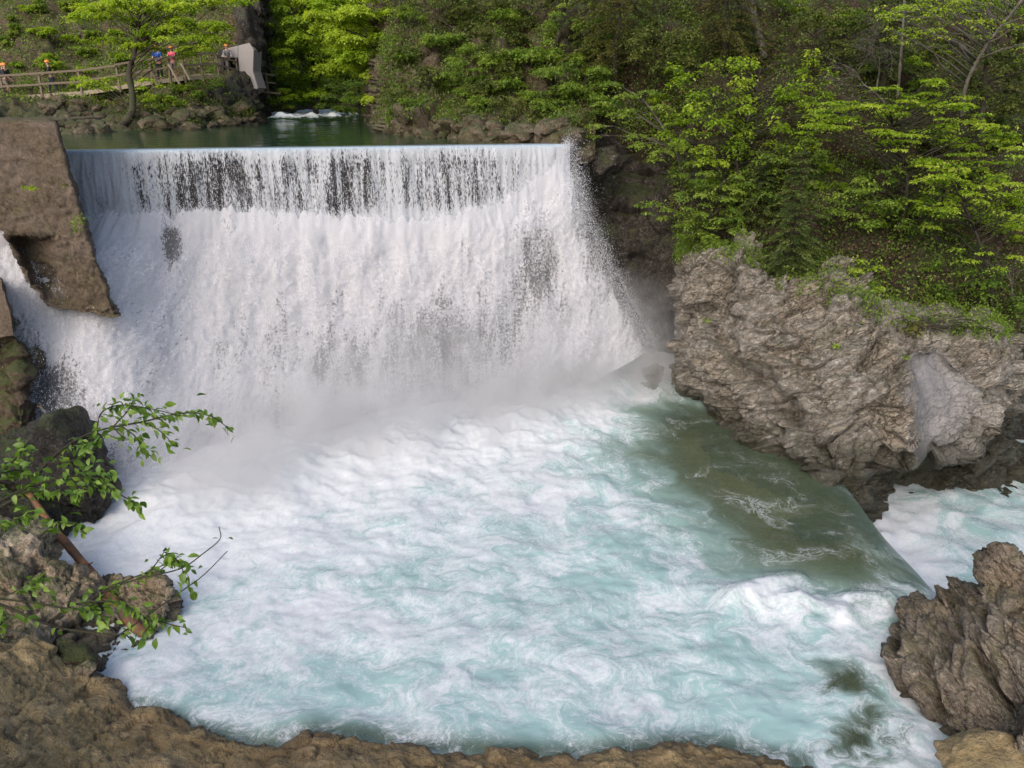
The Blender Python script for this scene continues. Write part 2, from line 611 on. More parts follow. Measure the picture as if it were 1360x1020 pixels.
# horizontal steps of broken ledges low on the left
rag = fbm(np.stack([sx * 1.7, 0 * sx, 0 * sx + 8], 1), 3, 37)
dsp = 0.17 * lump + 0.03 * lump2 + 0.015 * lump3
topf = smooth(0.10, 0.0, vv).ravel()
Gd = Pf + Nn.reshape(-1, 3) * (dsp * (1 - 0.6 * topf))[:, None]
Gd[:, 2] += topf * (0.20 * rag + 0.16 * fbm(np.stack([sx * 5.5, 0 * sx, 0 * sx + 2], 1), 3, 38) + 0.30)
m = NT('cascade_water')
st = m.attr('st', True)
thin = m.attr('thin')
bands = m.noise(m.scale(st, (0.75, 0.26, 1)), 1.0, 3, 0.6, 0.4)
mid = m.noise(m.scale(st, (2.6, 1.0, 1)), 1.0, 4, 0.65, 0.5)
grn = m.noise(m.scale(st, (13, 10, 1)), 1.0, 4, 0.72, 0.3)
grn2 = m.noise(m.scale(st, (30, 20, 1)), 1.0, 2, 0.6)
v = m.math('ADD', m.math('MULTIPLY', bands, 0.8), m.math('MULTIPLY', mid, 0.75))
v = m.math('ADD', v, m.math('MULTIPLY', grn, 1.30))
v = m.math('ADD', v, m.math('MULTIPLY', grn2, 0.45))
strk = m.noise(m.scale(st, (7.0, 0.9, 1)), 1.0, 4, 0.65)
v = m.math('ADD', v, m.math('MULTIPLY', m.math('SUBTRACT', strk, 0.5), 0.5))
v = m.math('ADD', v, thin)
hole = m.ramp(v, 1.60, 1.90)
edge = m.attr('edge')
ed = m.ramp(m.math('ADD', edge, m.math('MULTIPLY', m.math('SUBTRACT', m.math('ADD', mid, grn), 1.0), 1.3)), 0.30, 0.62)
col = m.mix(m.ramp(mid, 0.3, 0.7), (0.60, 0.61, 0.65), (0.74, 0.74, 0.78))
col = m.mix(m.math('MULTIPLY', m.ramp(grn, 0.45, 0.7), 0.4), col, (0.80, 0.80, 0.83))
b = m.bsdf(**{'Base Color': col, 'Roughness': 0.6, 'Specular IOR Level': 0.2, 'Normal': m.bump(m.math('ADD', m.math('ADD', grn, mid), m.math('MULTIPLY', grn2, 0.5)), 0.02, 0.7)})
trl = m.n('BsdfTranslucent', {'Color': (0.85, 0.87, 0.92)})
sh = m.n('MixShader', {0: 0.4, 1: b.outputs[0], 2: trl.outputs[0]})
a_ = m.math('MULTIPLY', m.math('SUBTRACT', 1.0, m.math('MULTIPLY', hole, 0.8)), ed)
sh = m.n('MixShader', {0: a_, 1: m.n('BsdfTransparent').outputs[0], 2: sh.outputs[0]})
m_casc = m.done(sh)


def bump2(u0, v0, ru, rv, amp):
    return amp * np.exp(-((uu - u0) / ru) ** 2 - ((vv - v0) / rv) ** 2)


ucol = lambda k: k / (len(cols) - 1)
thin = -0.24 + bump2(ucol(6.6), .62, .13, .26, .30) + bump2(ucol(9), .38, .045, .32, .46) + bump2(ucol(8), .55, .08, .3, .22) + bump2(ucol(7.4), .6, .03, .22, .2) + bump2(ucol(4), .6, .2, .25, .12)
thin += bump2(ucol(4.05), .10, .014, .07, .75) + bump2(ucol(5), .05, .05, .03, .15) + bump2(ucol(10.3), .45, .05, .3, .35)
thin += bump2(ucol(1.6), .72, .06, .2, .6) + bump2(ucol(2.6), .95, .07, .12, .45) + bump2(ucol(11), .7, .05, .3, .3)
edge = smooth(-0.025, 0.055, vv) * smooth(1.01, 0.88, uu) * 1.25
casc = mk('cascade', Gd, gridF(NV, NU), m_casc, attrs={'thin': thin, 'edge': edge}, vattrs={'st': np.stack([sx, tz, 0 * sx], 1)})
under(casc, fall_root)

# ---- loose veil of spray hanging in front of the cascade
VL = G[::4, ::4] + Nn[::4, ::4] * 0.42
vn_ = fbm(VL.reshape(-1, 3) * 0.8, 3, 45).reshape(VL.shape[:2])
VL = VL + Nn[::4, ::4] * (0.22 * vn_)[..., None]
m = NT('veil_water')
st = m.attr('st', True)
c1_ = m.noise(m.scale(st, (1.1, 0.35, 1)), 1.0, 4, 0.6, 0.3)
c2_ = m.noise(m.scale(st, (9, 5, 1)), 1.0, 4, 0.75, 0.2)
c3_ = m.noise(m.scale(st, (34, 22, 1)), 1.0, 2, 0.6)
v = m.math('ADD', m.math('ADD', m.math('MULTIPLY', c1_, 1.0), m.math('MULTIPLY', c2_, 0.9)), m.math('MULTIPLY', c3_, 0.9))
a_ = m.math('MULTIPLY', m.ramp(v, 1.32, 1.72), m.math('MULTIPLY', m.attr('edge'), 0.62))
d_ = m.n('BsdfDiffuse', {'Color': (0.74, 0.74, 0.78)})
t_ = m.n('BsdfTranslucent', {'Color': (0.80, 0.81, 0.86)})
sh = m.n('MixShader', {0: 0.4, 1: d_.outputs[0], 2: t_.outputs[0]})
sh = m.n('MixShader', {0: a_, 1: m.n('BsdfTransparent').outputs[0], 2: sh.outputs[0]})
m_veil = m.done(sh)
ev = smooth(0.03, 0.2, vv) * smooth(1.0, 0.9, uu)
veil = mk('spray_veil', VL, gridF(*VL.shape[:2]), m_veil, attrs={'edge': ev[::4, ::4]}, vattrs={'st': np.stack([sx, tz, 0 * sx], 1).reshape(NV, NU, 3)[::4, ::4] + A([3.3, 1.7, 0])})
under(veil, fall_root)

# ---- dark wet ledge and dam face behind the water
m_dark = rock_mat('wet_rock', (0.018, 0.016, 0.016), (0.045, 0.04, 0.038), (0.03, 0.028, 0.03), vein=0.1, rough=0.5)
B = G[::6, ::6] + A([0, 0.45, -0.05])
bn = fbm(B.reshape(-1, 3) * 0.9, 4, 41).reshape(B.shape[:2])
B = B + np.stack([0 * bn, 0.22 * np.abs(bn), 0 * bn], -1)
o = mk('ledge_rock', B, gridF(*B.shape[:2]), m_dark)
tag(o, 'dark wet rock ledge hidden behind the falling white water', 'rock', kind='structure')
mb = MB()
for zt, zb, yo in ((ZP - 0.06, 6.0, 0.12),):
    p = []
    nn = 60
    xx = np.linspace(-19.5, 2.4, nn)
    V = []
    for r_, (dz, dy) in enumerate(((ZP - 0.08, 0.9), (ZP - 0.08, 0.10), (7.6, 0.10), (5.2, 0.0), (5.2, 2.0))):
        V.append(np.stack([xx, ycrest(xx) + dy, 0 * xx + dz], 1))
    V = A(V)
    mb.add(V.reshape(-1, 3), gridF(5, nn))
dam = mb.build('dam_wall', m_dark)
tag(dam, 'dark straight dam wall standing behind the curtain of falling water', 'dam')

# ---- the pool: height field with swirling foam
x0, x1, y0, y1 = -16.5, 10.9, 7.0, 31.5
NX, NY = 440, 410
xs = np.linspace(x0, x1, NX)
# denser rows near the camera
ty = np.linspace(0, 1, NY)
ys = y0 + (y1 - y0) * (0.55 * ty + 0.45 * ty ** 2)
X, Y = np.meshgrid(xs, ys)
XY = np.stack([X.ravel(), Y.ravel()], 1)


def poly_sd(poly, Q):
    """signed distance, negative inside"""
    poly = np.asarray(poly, float)
    a, b2 = poly, np.roll(poly, -1, 0)
    dmin = np.full(len(Q), 1e9)
    ins = np.zeros(len(Q), bool)
    for p, q in zip(a, b2):
        e = q - p
        wv = Q - p
        tt_ = np.clip((wv @ e) / (e @ e + 1e-12), 0, 1)
        dd = np.linalg.norm(wv - tt_[:, None] * e, axis=1)
        dmin = np.minimum(dmin, dd)
        c = ((p[1] > Q[:, 1]) != (q[1] > Q[:, 1])) & (Q[:, 0] < (q[0] - p[0]) * (Q[:, 1] - p[1]) / (q[1] - p[1] + 1e-12) + p[0])
        ins ^= c
    return np.where(ins, -dmin, dmin)


def gp(pts):
    return A([WZ(a, b_, 0.0)[:2] for a, b_ in pts])


green = gp([(895, 528), (850, 548), (842, 600), (880, 650), (930, 700), (985, 745), (1060, 768), (1130, 790), (1235, 778), (1262, 790), (1150, 640), (1040, 560)])
olive = gp([(1085, 885), (1105, 940), (1060, 1000), (1180, 1040), (1215, 985), (1175, 900), (1130, 870)])
sdg = poly_sd(green, XY)
sdo = poly_sd(olive, XY)
base_line = A([WZ(a, b_, 0.0)[:2] for a, b_ in [(-60, 500), (110, 650), (205, 665), (285, 645), (360, 615), (460, 595), (570, 577), (690, 550), (775, 515), (832, 490), (868, 470)]])


def seg_dist(line, Q):
    dmin = np.full(len(Q), 1e9)
    for p, q in zip(line[:-1], line[1:]):
        e = q - p
        wv = Q - p
        tt_ = np.clip((wv @ e) / (e @ e), 0, 1)
        dmin = np.minimum(dmin, np.linalg.norm(wv - tt_[:, None] * e, axis=1))
    return dmin


db = seg_dist(base_line, XY)

# swirl field: curl of a noise potential plus the stream from the fall to the near bank and out over the lip


def vel(Q):
    h = 0.05
    z = np.zeros(len(Q))
    pot = lambda x, y: (2.0 * gnoise(np.stack([x * 0.34, y * 0.34, z + 2], 1), 51) + 0.8 * gnoise(np.stack([x * 0.9, y * 0.9, z + 7], 1), 52) + 0.25 * gnoise(np.stack([x * 2.2, y * 2.2, z + 7], 1), 53))
    x, y = Q[:, 0], Q[:, 1]
    vx = (pot(x, y + h) - pot(x, y - h)) / (2 * h)
    vy = -(pot(x + h, y) - pot(x - h, y)) / (2 * h)
    k = smooth(24, 12, y)
    vx += 0.5 + 0.9 * k
    vy += -1.1 * (1 - k)
    return np.stack([vx, vy], 1)


# backtrace on a coarser grid, then interpolate
cx, cy = NX // 2, NY // 2
ci = np.linspace(0, NX - 1, cx)
cj = np.linspace(0, NY - 1, cy)
xg = np.interp(ci, np.arange(NX), xs)
yg = np.interp(cj, np.arange(NY), ys)
Qx, Qy = np.meshgrid(xg, yg)
Q = np.stack([Qx.ravel(), Qy.ravel()], 1)
for _ in range(10):
    Q = Q - vel(Q) * 0.075


def up2(a):
    a = a.reshape(cy, cx)
    t1 = np.stack([np.interp(np.arange(NX), ci, r) for r in a])
    return np.stack([np.interp(np.arange(NY), cj, c) for c in t1.T]).T


FU = X.ravel() + 0.55 * (up2(Q[:, 0]).ravel() - X.ravel())
FV = Y.ravel() + 0.55 * (up2(Q[:, 1]).ravel() - Y.ravel())
z0 = np.zeros(len(XY))
big = fbm(np.stack([FU * 0.33, FV * 0.33, z0], 1), 3, 61)
midn = fbm(np.stack([FU * 1.1, FV * 1.1, z0 + 5], 1), 3, 63)
white = np.exp(-(np.maximum(db - 1.2, 0) / 4.0) ** 2)
gmask = smooth(0.9, -0.9, sdg + 0.7 * midn + 0.8 * big)
omask = smooth(0.35, -0.55, sdo + 0.25 + 0.6 * midn)
jet = smooth(-1.0, -9.5, X.ravel()) * smooth(9.0, 12, Y.ravel())
foam = 0.36 + 0.60 * white + 0.25 * jet + 0.26 * big
gz = smooth(-0.9, 3.4, sdg + 0.6 * midn + 0.7 * big)
foam = foam * (1 - gmask) * (0.25 + 0.75 * gz) * (1 - 0.9 * omask)
tealz = smooth(-1.9, 2.4, sdg + 0.5 * midn + 0.6 * big)
# a breaking band under the green water, running to the lip
band = gp([(975, 800), (1040, 800), (1110, 812), (1190, 795), (1255, 790)])
dband = seg_dist(band, XY)
foam += 0.34 * np.exp(-(dband / 0.6) ** 2) * (1 + 0.8 * midn)
band2 = gp([(985, 795), (1030, 775), (1060, 772)])
foam += 0.3 * np.exp(-(seg_dist(band2, XY) / 0.35) ** 2)
shoreR = gp([(1195, 850), (1175, 900), (1195, 960), (1235, 1000)])
foam += 0.26 * np.exp(-(seg_dist(shoreR, XY) / 0.6) ** 2)
foam += 0.10 * gmask
foam = np.clip(foam, 0, 1.2)
# heights
xy3 = np.stack([X.ravel(), Y.ravel(), z0], 1)
h1 = fbm(xy3 * 0.5, 3, 71)
h2 = fbm(np.stack([FU * 0.5 + X.ravel() * 0.9, FV * 0.5 + Y.ravel() * 0.9, z0], 1), 5, 73, 0.55)
h3 = fbm(xy3 * 4.0, 4, 75, 0.6)
rough_ = np.clip(1 - gmask, 0.10, 1) * np.clip(1 - 0.8 * omask, 0.1, 1)
Zp = rough_ * (0.12 * h1 + 0.035 * h2 + 0.012 * h3) + 0.45 * np.exp(-(db / 2.2) ** 2) * (1 + 0.20 * h2)
Zp += 0.20 * np.exp(-(dband / 0.45) ** 2) * (1 + 0.5 * h2)
Zp += 0.22 * np.exp(-(seg_dist(band2, XY) / 0.3) ** 2)
# out over the lip
xl = X.ravel()
lipx = 9.25 + 0.10 * np.sin(Y.ravel() * 1.3)
dl = np.maximum(xl - lipx, 0)
Zp = Zp * smooth(10.6, 9.0, xl) - 0.42 * dl ** 1.6 - 2.6 * np.maximum(xl - 10.15, 0) ** 1.2
clear = np.clip(gmask * smooth(0.3, -1.5, sdg) + omask * 1.1, 0, 1.2)
# thin water over the rock along the near bank
shore = gp([(165, 935), (200, 950), (290, 975), (350, 990), (420, 970), (480, 975), (560, 990), (650, 995), (780, 1003), (900, 985), (960, 990), (1060, 1010)])
ds = seg_dist(shore, XY)
shal = np.exp(-(ds / 0.5) ** 2)
shal = np.exp(-(ds / 0.30) ** 2)
foam = foam * (1 - 0.45 * shal)
clear = np.clip(clear + 0.8 * shal, 0, 1.5)
Zp = Zp * (1 - 0.6 * shal)

m = NT('pool_water')
P = m.pos()
fl = m.attr('flow', True)
fo = m.attr('foam')
cl = m.attr('clear')
tq = m.attr('teal')
n1 = m.noise(fl, 0.8, 7, 0.62, 0.15)
n2 = m.noise(fl, 3.0, 8, 0.70, 0.25)
n3 = m.noise(P, 11.0, 6, 0.72, 0.2)
n4 = m.noise(P, 34.0, 3, 0.7)
rg1 = m.math('ABSOLUTE', m.math('SUBTRACT', m.noise(fl, 1.6, 7, 0.66, 0.5), 0.5))
fil = m.ramp(rg1, 0.0, 0.035, 1.0, 0.0)                        # thin bright threads of foam
rg2 = m.math('ABSOLUTE', m.math('SUBTRACT', m.noise(fl, 4.4, 7, 0.68, 0.6), 0.5))
fil2 = m.ramp(rg2, 0.0, 0.035, 1.0, 0.0)
mixn = m.math('ADD', m.math('MULTIPLY', m.math('SUBTRACT', n1, 0.5), 1.9), m.math('MULTIPLY', m.math('SUBTRACT', n2, 0.5), 0.95))
mixn = m.math('ADD', mixn, m.math('MULTIPLY', m.math('SUBTRACT', n3, 0.5), 0.65))
mixn = m.math('ADD', mixn, m.math('ADD', m.math('MULTIPLY', fil, 0.20), m.math('MULTIPLY', fil2, 0.22)))
amt = m.math('MULTIPLY', m.ramp(fo, 0.0, 0.22), mixn)
fm = m.ramp(m.math('ADD', m.math('SUBTRACT', fo, 0.10), amt), 0.0, 0.85)
thr = m.math('MULTIPLY', m.math('MULTIPLY', m.math('MAXIMUM', m.math('MULTIPLY', fil, 0.8), fil2), m.ramp(n1, 0.50, 0.66)), m.ramp(fo, 0.02, 0.10))
fm = m.math('MAXIMUM', fm, m.math('MULTIPLY', thr, 0.75))
aer = m.mix(n1, (0.21, 0.36, 0.35), (0.38, 0.50, 0.50))     # milky water full of bubbles
grn_ = m.mix(m.noise(fl, 0.5, 4, 0.6), (0.075, 0.120, 0.090), (0.14, 0.175, 0.10))
wc = m.mix(tq, grn_, aer)
col = m.mix(fm, wc, m.mix(m.ramp(m.math('ADD', n3, m.math('MULTIPLY', m.math('SUBTRACT', n4, 0.5), 0.8)), 0.3, 0.7), (0.52, 0.56, 0.58), (0.63, 0.64, 0.66)))
rgh = m.math('ADD', m.math('MULTIPLY', fm, 0.45), 0.10)
hb = m.math('ADD', m.math('MULTIPLY', n2, 0.6), m.math('ADD', m.math('MULTIPLY', n3, 0.35), m.math('MULTIPLY', n4, 0.12)))
bp = m.bump(hb, 0.022, 0.5)
b = m.bsdf(**{'Base Color': col, 'Roughness': rgh, 'IOR': 1.33, 'Normal': bp, 'Specular IOR Level': 0.5})
lp = m.math('MULTIPLY', m.math('MULTIPLY', cl, 0.55), m.math('SUBTRACT', 1.0, fm))
gl = m.n('BsdfTransparent', {'Color': (0.78, 0.82, 0.62)})
sh = m.n('MixShader', {0: lp, 1: b.outputs[0], 2: gl.outputs[0]})
m_pool = m.done(sh)
teal = np.clip(tealz - omask + 0.5 * white * gz, 0, 1) * (1 - 0.75 * shal)
pool = mk('river_pool', np.stack([X.ravel(), Y.ravel(), Zp], 1), gridF(NY, NX), m_pool,
          attrs={'foam': foam, 'clear': clear, 'teal': teal}, vattrs={'flow': np.stack([FU, FV, 0.15 * X.ravel()], 1)})
tag(pool, 'foaming turquoise pool below the waterfall, clear green on one side', 'water', kind='structure')

# ---- river bed under the pool
m_bed = rock_mat('river_bed', (0.13, 0.11, 0.05), (0.30, 0.25, 0.11), (0.22, 0.16, 0.065), vein=0.0, rough=0.9)
nx, ny = 90, 90
Xb, Yb = np.meshgrid(np.linspace(-20, 30, nx), np.linspace(4, 36, ny))
zb = -1.2 + 0.35 * fbm(np.stack([Xb.ravel() * .4, Yb.ravel() * .4, 0 * Xb.ravel()], 1), 4, 81).reshape(Xb.shape)
zb = zb - 3.2 * smooth(10.3, 11.2, Xb)
o = mk('river_bed', np.stack([Xb, Yb, zb], -1), gridF(ny, nx), m_bed)
tag(o, 'stony olive river bed seen through the clear green water', 'river bed', kind='structure')

# ---- lower river beyond the lip
nx, ny = 150, 150
Xb, Yb = np.meshgrid(np.linspace(9.6, 34, nx), np.linspace(6, 34, ny))
q = np.stack([Xb.ravel(), Yb.ravel(), 0 * Xb.ravel()], 1)
nearlip = np.exp(-np.maximum(Xb.ravel() - 10.6, 0) / 1.9)
sw = gnoise(q * 0.35, 91)
qq = q + np.stack([2.0 * gnoise(q * 0.4, 92), 2.0 * gnoise(q * 0.4, 93), 0 * sw], 1)
fo2 = np.clip(0.22 + 1.0 * nearlip + 0.28 * fbm(qq * 0.5, 3, 94), 0, 1.2)
z2 = -1.95 + 0.12 * fbm(q * 0.9, 4, 95) + 0.35 * nearlip * (1 + 0.6 * fbm(q * 2, 2, 96))
o = mk('lower_river', np.stack([Xb.ravel(), Yb.ravel(), z2], 1), gridF(ny, nx), m_pool, attrs={'foam': fo2, 'clear': 0 * fo2, 'teal': 1 + 0 * fo2}, vattrs={'flow': qq})
tag(o, 'bright turquoise river rushing away below the low lip', 'water', kind='structure')

# ---- drops thrown off the fall
rng = np.random.RandomState(11)


def drops(C, sz, stretch, dirs=None):
    n = len(C)
    a = rng.normal(size=(n, 3)); a /= np.linalg.norm(a, axis=1)[:, None]
    ax = A([[0, -0.15, -1.0]]) + 0.35 * rng.normal(size=(n, 3)) if dirs is None else dirs
    ax /= np.linalg.norm(ax, axis=1)[:, None]
    p = np.cross(ax, a); p /= np.linalg.norm(p, axis=1)[:, None] + 1e-9
    q_ = np.cross(ax, p)
    s = sz[:, None]
    V = [C - ax * s * stretch, C + p * s, C - p * s * .5 + q_ * s * .87, C - p * s * .5 - q_ * s * .87, C + ax * s * stretch]
    V = np.stack(V, 1)
    tri = A([[0, 2, 1], [0, 3, 2], [0, 1, 3], [4, 1, 2], [4, 2, 3], [4, 3, 1]])
    F = (np.arange(n)[:, None, None] * 5 + tri[None]).reshape(-1, 3)
    return V.reshape(-1, 3), F


mw = NT('water_drops')
m_drop = mw.done(mw.bsdf(**{'Base Color': (0.78, 0.79, 0.83), 'Roughness': 0.4}))
V, Fd = [], []
nd = 12000
ii = rng.randint(0, ns, nd); jj = rng.randint(int(nt * .2), nt, nd)
C = np.stack([Xc[jj, ii], Yc[jj, ii], Zc[jj, ii]], 1) + np.stack([rng.normal(0, .04, nd), -np.abs(rng.normal(0, .10, nd)), rng.normal(0, .04, nd)], 1)
v1, f1 = drops(C, rng.uniform(0.004, 0.011, nd), 2.2)
nd2 = 22000
pr = rng.rand(nd2)
ii = rng.randint(0, NU, nd2); jj = (NV * rng.rand(nd2) ** 0.9).astype(int)
Gq = Gd.reshape(NV, NU, 3)
C = Gq[jj, ii] + Nn[jj, ii] * np.abs(rng.normal(0, .22, nd2))[:, None] + rng.normal(0, .05, (nd2, 3))
v2, f2 = drops(C, rng.uniform(0.005, 0.016, nd2), 1.5)
# spray flung past the right edge of the fall and over the left rocks
nd3 = 16000
ii = rng.randint(int(NU * .93), NU, nd3); jj = rng.randint(0, NV, nd3)
C = Gq[jj, ii] + np.stack([np.abs(rng.normal(0, .28, nd3)) - .1, rng.normal(0, .2, nd3) - .2, rng.normal(0, .2, nd3)], 1)
v3, f3 = drops(C, rng.uniform(0.003, 0.009, nd3), 1.6)
nd4 = 9000
ii = (NU * (0.10 + 0.88 * rng.rand(nd4))).astype(int)
C = Gq[rng.randint(0, 10, nd4), ii] + np.stack([rng.normal(0, .08, nd4), -np.abs(rng.normal(0, .15, nd4)), np.abs(rng.normal(0, .22, nd4)) * (0.6 + 0.8 * np.abs(gnoise(np.stack([ii * .05, 0. * ii, 0. * ii], 1), 9)))], 1)
v4, f4 = drops(C, rng.uniform(0.004, 0.013, nd4), 1.3)
v3 = np.concatenate([v3, v4]); f3 = np.concatenate([f3, f4 + len(v3) - len(v4)])
V = np.concatenate([v1, v2, v3])
Fd = np.concatenate([f1, f2 + len(v1), f3 + len(v1) + len(v2)])
o = mk('spray', V, Fd, m_drop, sm=True)
tag(o, 'white drops of spray flying off the falling water', 'spray', kind='stuff')

# ---- mist standing over the foot of the fall
bl0, bl1 = A([*WZ(230, 640, 0.)[:2]]), A([*WZ(850, 490, 0.)[:2]])
md_ = bl1 - bl0
L_ = float(np.linalg.norm(md_))
mc = (bl0 + bl1) / 2
HX, HY, HZ = L_ / 2 + 1.8, 3.6, 5.2
mb = MB()
mb.add(A([[sx_ * HX, sy_ * HY, z_] for z_ in (-0.3, HZ) for sx_, sy_ in ((-1, -1), (1, -1), (1, 1), (-1, 1))]), [[0, 3, 2, 1], [4, 5, 6, 7], [0, 1, 5, 4], [1, 2, 6, 5], [2, 3, 7, 6], [3, 0, 4, 7]])
m = NT('mist_air')
oc = m.n('TexCoord').outputs['Object']
sp = m.n('SeparateXYZ', {0: oc})
yy_ = m.math('DIVIDE', m.math('SUBTRACT', sp.outputs[1], -0.7), 2.0)
g1 = m.math('EXPONENT', m.math('MULTIPLY', m.math('MULTIPLY', yy_, yy_), -1.0))
g2 = m.math('EXPONENT', m.math('MULTIPLY', sp.outputs[2], -0.75))
ex = m.ramp(m.math('ABSOLUTE', sp.outputs[0]), HX - 3.6, HX, 1.0, 0.0)
ez = m.ramp(sp.outputs[2], HZ - 2.0, HZ, 1.0, 0.0)
nz = m.ramp(m.noise(oc, 0.55, 3, 0.6), 0.32, 0.72)
dn = m.math('MULTIPLY', m.math('MULTIPLY', g1, g2), m.math('MULTIPLY', m.math('MULTIPLY', ex, ez), m.math('MULTIPLY', nz, 3.3)))
vol = m.n('VolumePrincipled', {'Color': (0.98, 0.98, 0.99), 'Density': dn, 'Anisotropy': 0.1})
m_mist = m.done(None, vol)
o = mb.build('mist', m_mist)
o.location = (mc[0], mc[1], 0)
o.rotation_euler = (0, 0, math.atan2(md_[1], md_[0]))
tag(o, 'white mist hanging over the foot of the waterfall', 'mist', kind='stuff')

# ================================================================== TERRAIN AND ROCK
def facets(P, layers, strata=None):
    """chipped displacement: list of (scale, amp, seed); strata = (rotation matrix 3x3, anisotropy)"""
    d = 0
    Q = P
    if strata is not None:
        Q = (P @ strata[0]) * strata[1]
    for sc, am, sd in layers:
        wob = 0.25 * np.stack([gnoise(Q * sc * 1.7, sd + 5), gnoise(Q * sc * 1.7, sd + 6), gnoise(Q * sc * 1.7, sd + 7)], 1)
        h, e = worley(Q * sc + wob, sd)
        d = d + am * (h - 0.25 * smooth(0.12, 0.0, e))
    return d


def rotm(ax, ang):
    return A(Matrix.Rotation(ang, 3, Vector(ax).normalized()))


def loft(name, ctrl, nu, nv, mat, layers, noise=(), strata=None, flip=None, fade=None, view=True):
    G = catmull(np.asarray(ctrl, float), nv)
    G = catmull(G.transpose(1, 0, 2), nu).transpose(1, 0, 2)
    N = gnorm(G)
    # outward = toward the camera on average
    toc = A([0, 0, CAMZ + 8]) - G
    if (N * toc).sum(-1).mean() < 0:
        N = -N
    Pf = G.reshape(-1, 3)
    d = np.zeros(len(Pf))
    for sc, am, oc, sd, rg in noise:
        d += am * fbm(Pf * sc, oc, sd, ridged=rg)
    if layers:
        d += facets(Pf, layers, strata)
    if fade is not None:
        d *= fade(Pf)
    V = Pf + N.reshape(-1, 3) * d[:, None]
    o = mk(name, V, gridF(nv, nu), mat)
    return o, V.reshape(nv, nu, 3)


m_out = rock_mat('limestone', (0.11, 0.092, 0.074), (0.44, 0.405, 0.355), (0.235, 0.195, 0.145), vein=0.6, moss=0.2, mosscol=(0.05, 0.055, 0.02), wetz=(-0.1, 1.5, 2.0), wetcol=(0.03, 0.03, 0.018), pale=(0.23, 0.225, 0.235),
                 strata=ST_OUT, crk=0.8, spots=0.55, spotcol=(0.055, 0.048, 0.032))
m_pale = rock_mat('pale_limestone', (0.24, 0.21, 0.20), (0.40, 0.37, 0.36), (0.32, 0.28, 0.26), vein=0.1, rough=0.8, sc=0.9)
m_hill = rock_mat('forest_floor', (0.024, 0.019, 0.012), (0.07, 0.05, 0.032), (0.04, 0.038, 0.015), vein=0.05, moss=0.5, mosscol=(0.045, 0.062, 0.014), rough=0.95)
m_hill2 = rock_mat('hill_floor', (0.06, 0.045, 0.034), (0.15, 0.11, 0.08), (0.08, 0.07, 0.03), vein=0.1, moss=0.42, mosscol=(0.07, 0.095, 0.02), rough=0.95)
m_cliff = rock_mat('dark_cliff', (0.020, 0.017, 0.014), (0.055, 0.046, 0.038), (0.035, 0.027, 0.021), vein=0.25, moss=0.3, rough=0.8)
m_bank = rock_mat('bank_rock', (0.10, 0.075, 0.05), (0.21, 0.17, 0.125), (0.10, 0.085, 0.04), vein=0.1, moss=0.5, mosscol=(0.04, 0.055, 0.015), rough=0.9)
m_fore = rock_mat('ochre_rock', (0.22, 0.155, 0.075), (0.46, 0.34, 0.185), (0.38, 0.28, 0.15), crk=0.12, vein=0.12, moss=0.12, mosscol=(0.07, 0.07, 0.015), wetz=(-0.1, 0.6, 0.8), wetcol=(0.085, 0.058, 0.03), spots=0.75, spotcol=(0.045, 0.028, 0.026))
m_fpale = rock_mat('weathered_rock', (0.20, 0.155, 0.11), (0.42, 0.36, 0.28), (0.28, 0.21, 0.13), vein=0.35, moss=0.35, wetz=(-0.1, 0.5, 0.8), wetcol=(0.06, 0.05, 0.035))
m_strat = rock_mat('layered_rock', (0.085, 0.066, 0.05), (0.36, 0.30, 0.24), (0.21, 0.16, 0.11), vein=0.5, moss=0.1, mosscol=(0.09, 0.10, 0.015), wetz=(-0.1, 0.5, 0.9), wetcol=(0.035, 0.028, 0.018),
                   strata=ST_LAY, crk=0.6, spots=0.35)
m_black = rock_mat('black_wet_rock', (0.010, 0.010, 0.009), (0.030, 0.026, 0.022), (0.022, 0.018, 0.012), vein=0.08, moss=0.2, rough=0.42)
m_brown = rock_mat('brown_rock', (0.045, 0.032, 0.022), (0.12, 0.085, 0.052), (0.08, 0.06, 0.03), vein=0.1, moss=0.5, rough=0.8)

# ---- outcrop on the far side of the pool (control rows from under the water up to the top edge)
R = []
R.append([(905, 560, 31.0), (898, 556, 28.4), (925, 585, 25.6), (965, 625, 23.2), (1050, 665, 21.4), (1130, 705, 19.9), (1200, 715, 21.8), (1290, 705, 22.4), (1345, 695, 23.4), (1350, 680, 27)])
R.append([(905, 512, 31.0), (900, 518, 28.0), (930, 545, 25.6), (965, 578, 23.6), (1045, 612, 21.9), (1130, 648, 20.4), (1200, 648, 22.9), (1290, 639, 23.4), (1338, 628, 24.3), (1348, 620, 27)])
R.append([(905, 480, 31.0), (898, 492, 27.9), (935, 510, 25.3), (980, 545, 23.3), (1050, 575, 22.0), (1120, 600, 20.9), (1190, 606, 21.9), (1280, 604, 22.4), (1330, 598, 23.6), (1348, 575, 27)])
R.append([(908, 440, 31.2), (896, 458, 27.9), (935, 470, 25.4), (990, 500, 23.6), (1060, 530, 22.4), (1125, 545, 21.2), (1190, 555, 20.9), (1275, 560, 21.3), (1335, 550, 22.8), (1352, 540, 27)])
R.append([(908, 400, 31.4), (902, 415, 28.1), (935, 425, 26.0), (990, 450, 24.2), (1060, 475, 23.0), (1130, 490, 22.0), (1200, 505, 21.5), (1275, 515, 21.9), (1345, 505, 23.2), (1354, 500, 27)])
R.append([(905, 350, 31.6), (893, 375, 28.3), (930, 380, 26.5), (985, 400, 25.0), (1055, 425, 23.8), (1130, 440, 22.9), (1205, 460, 22.6), (1285, 470, 23.0), (1348, 465, 24.0), (1358, 465, 27)])
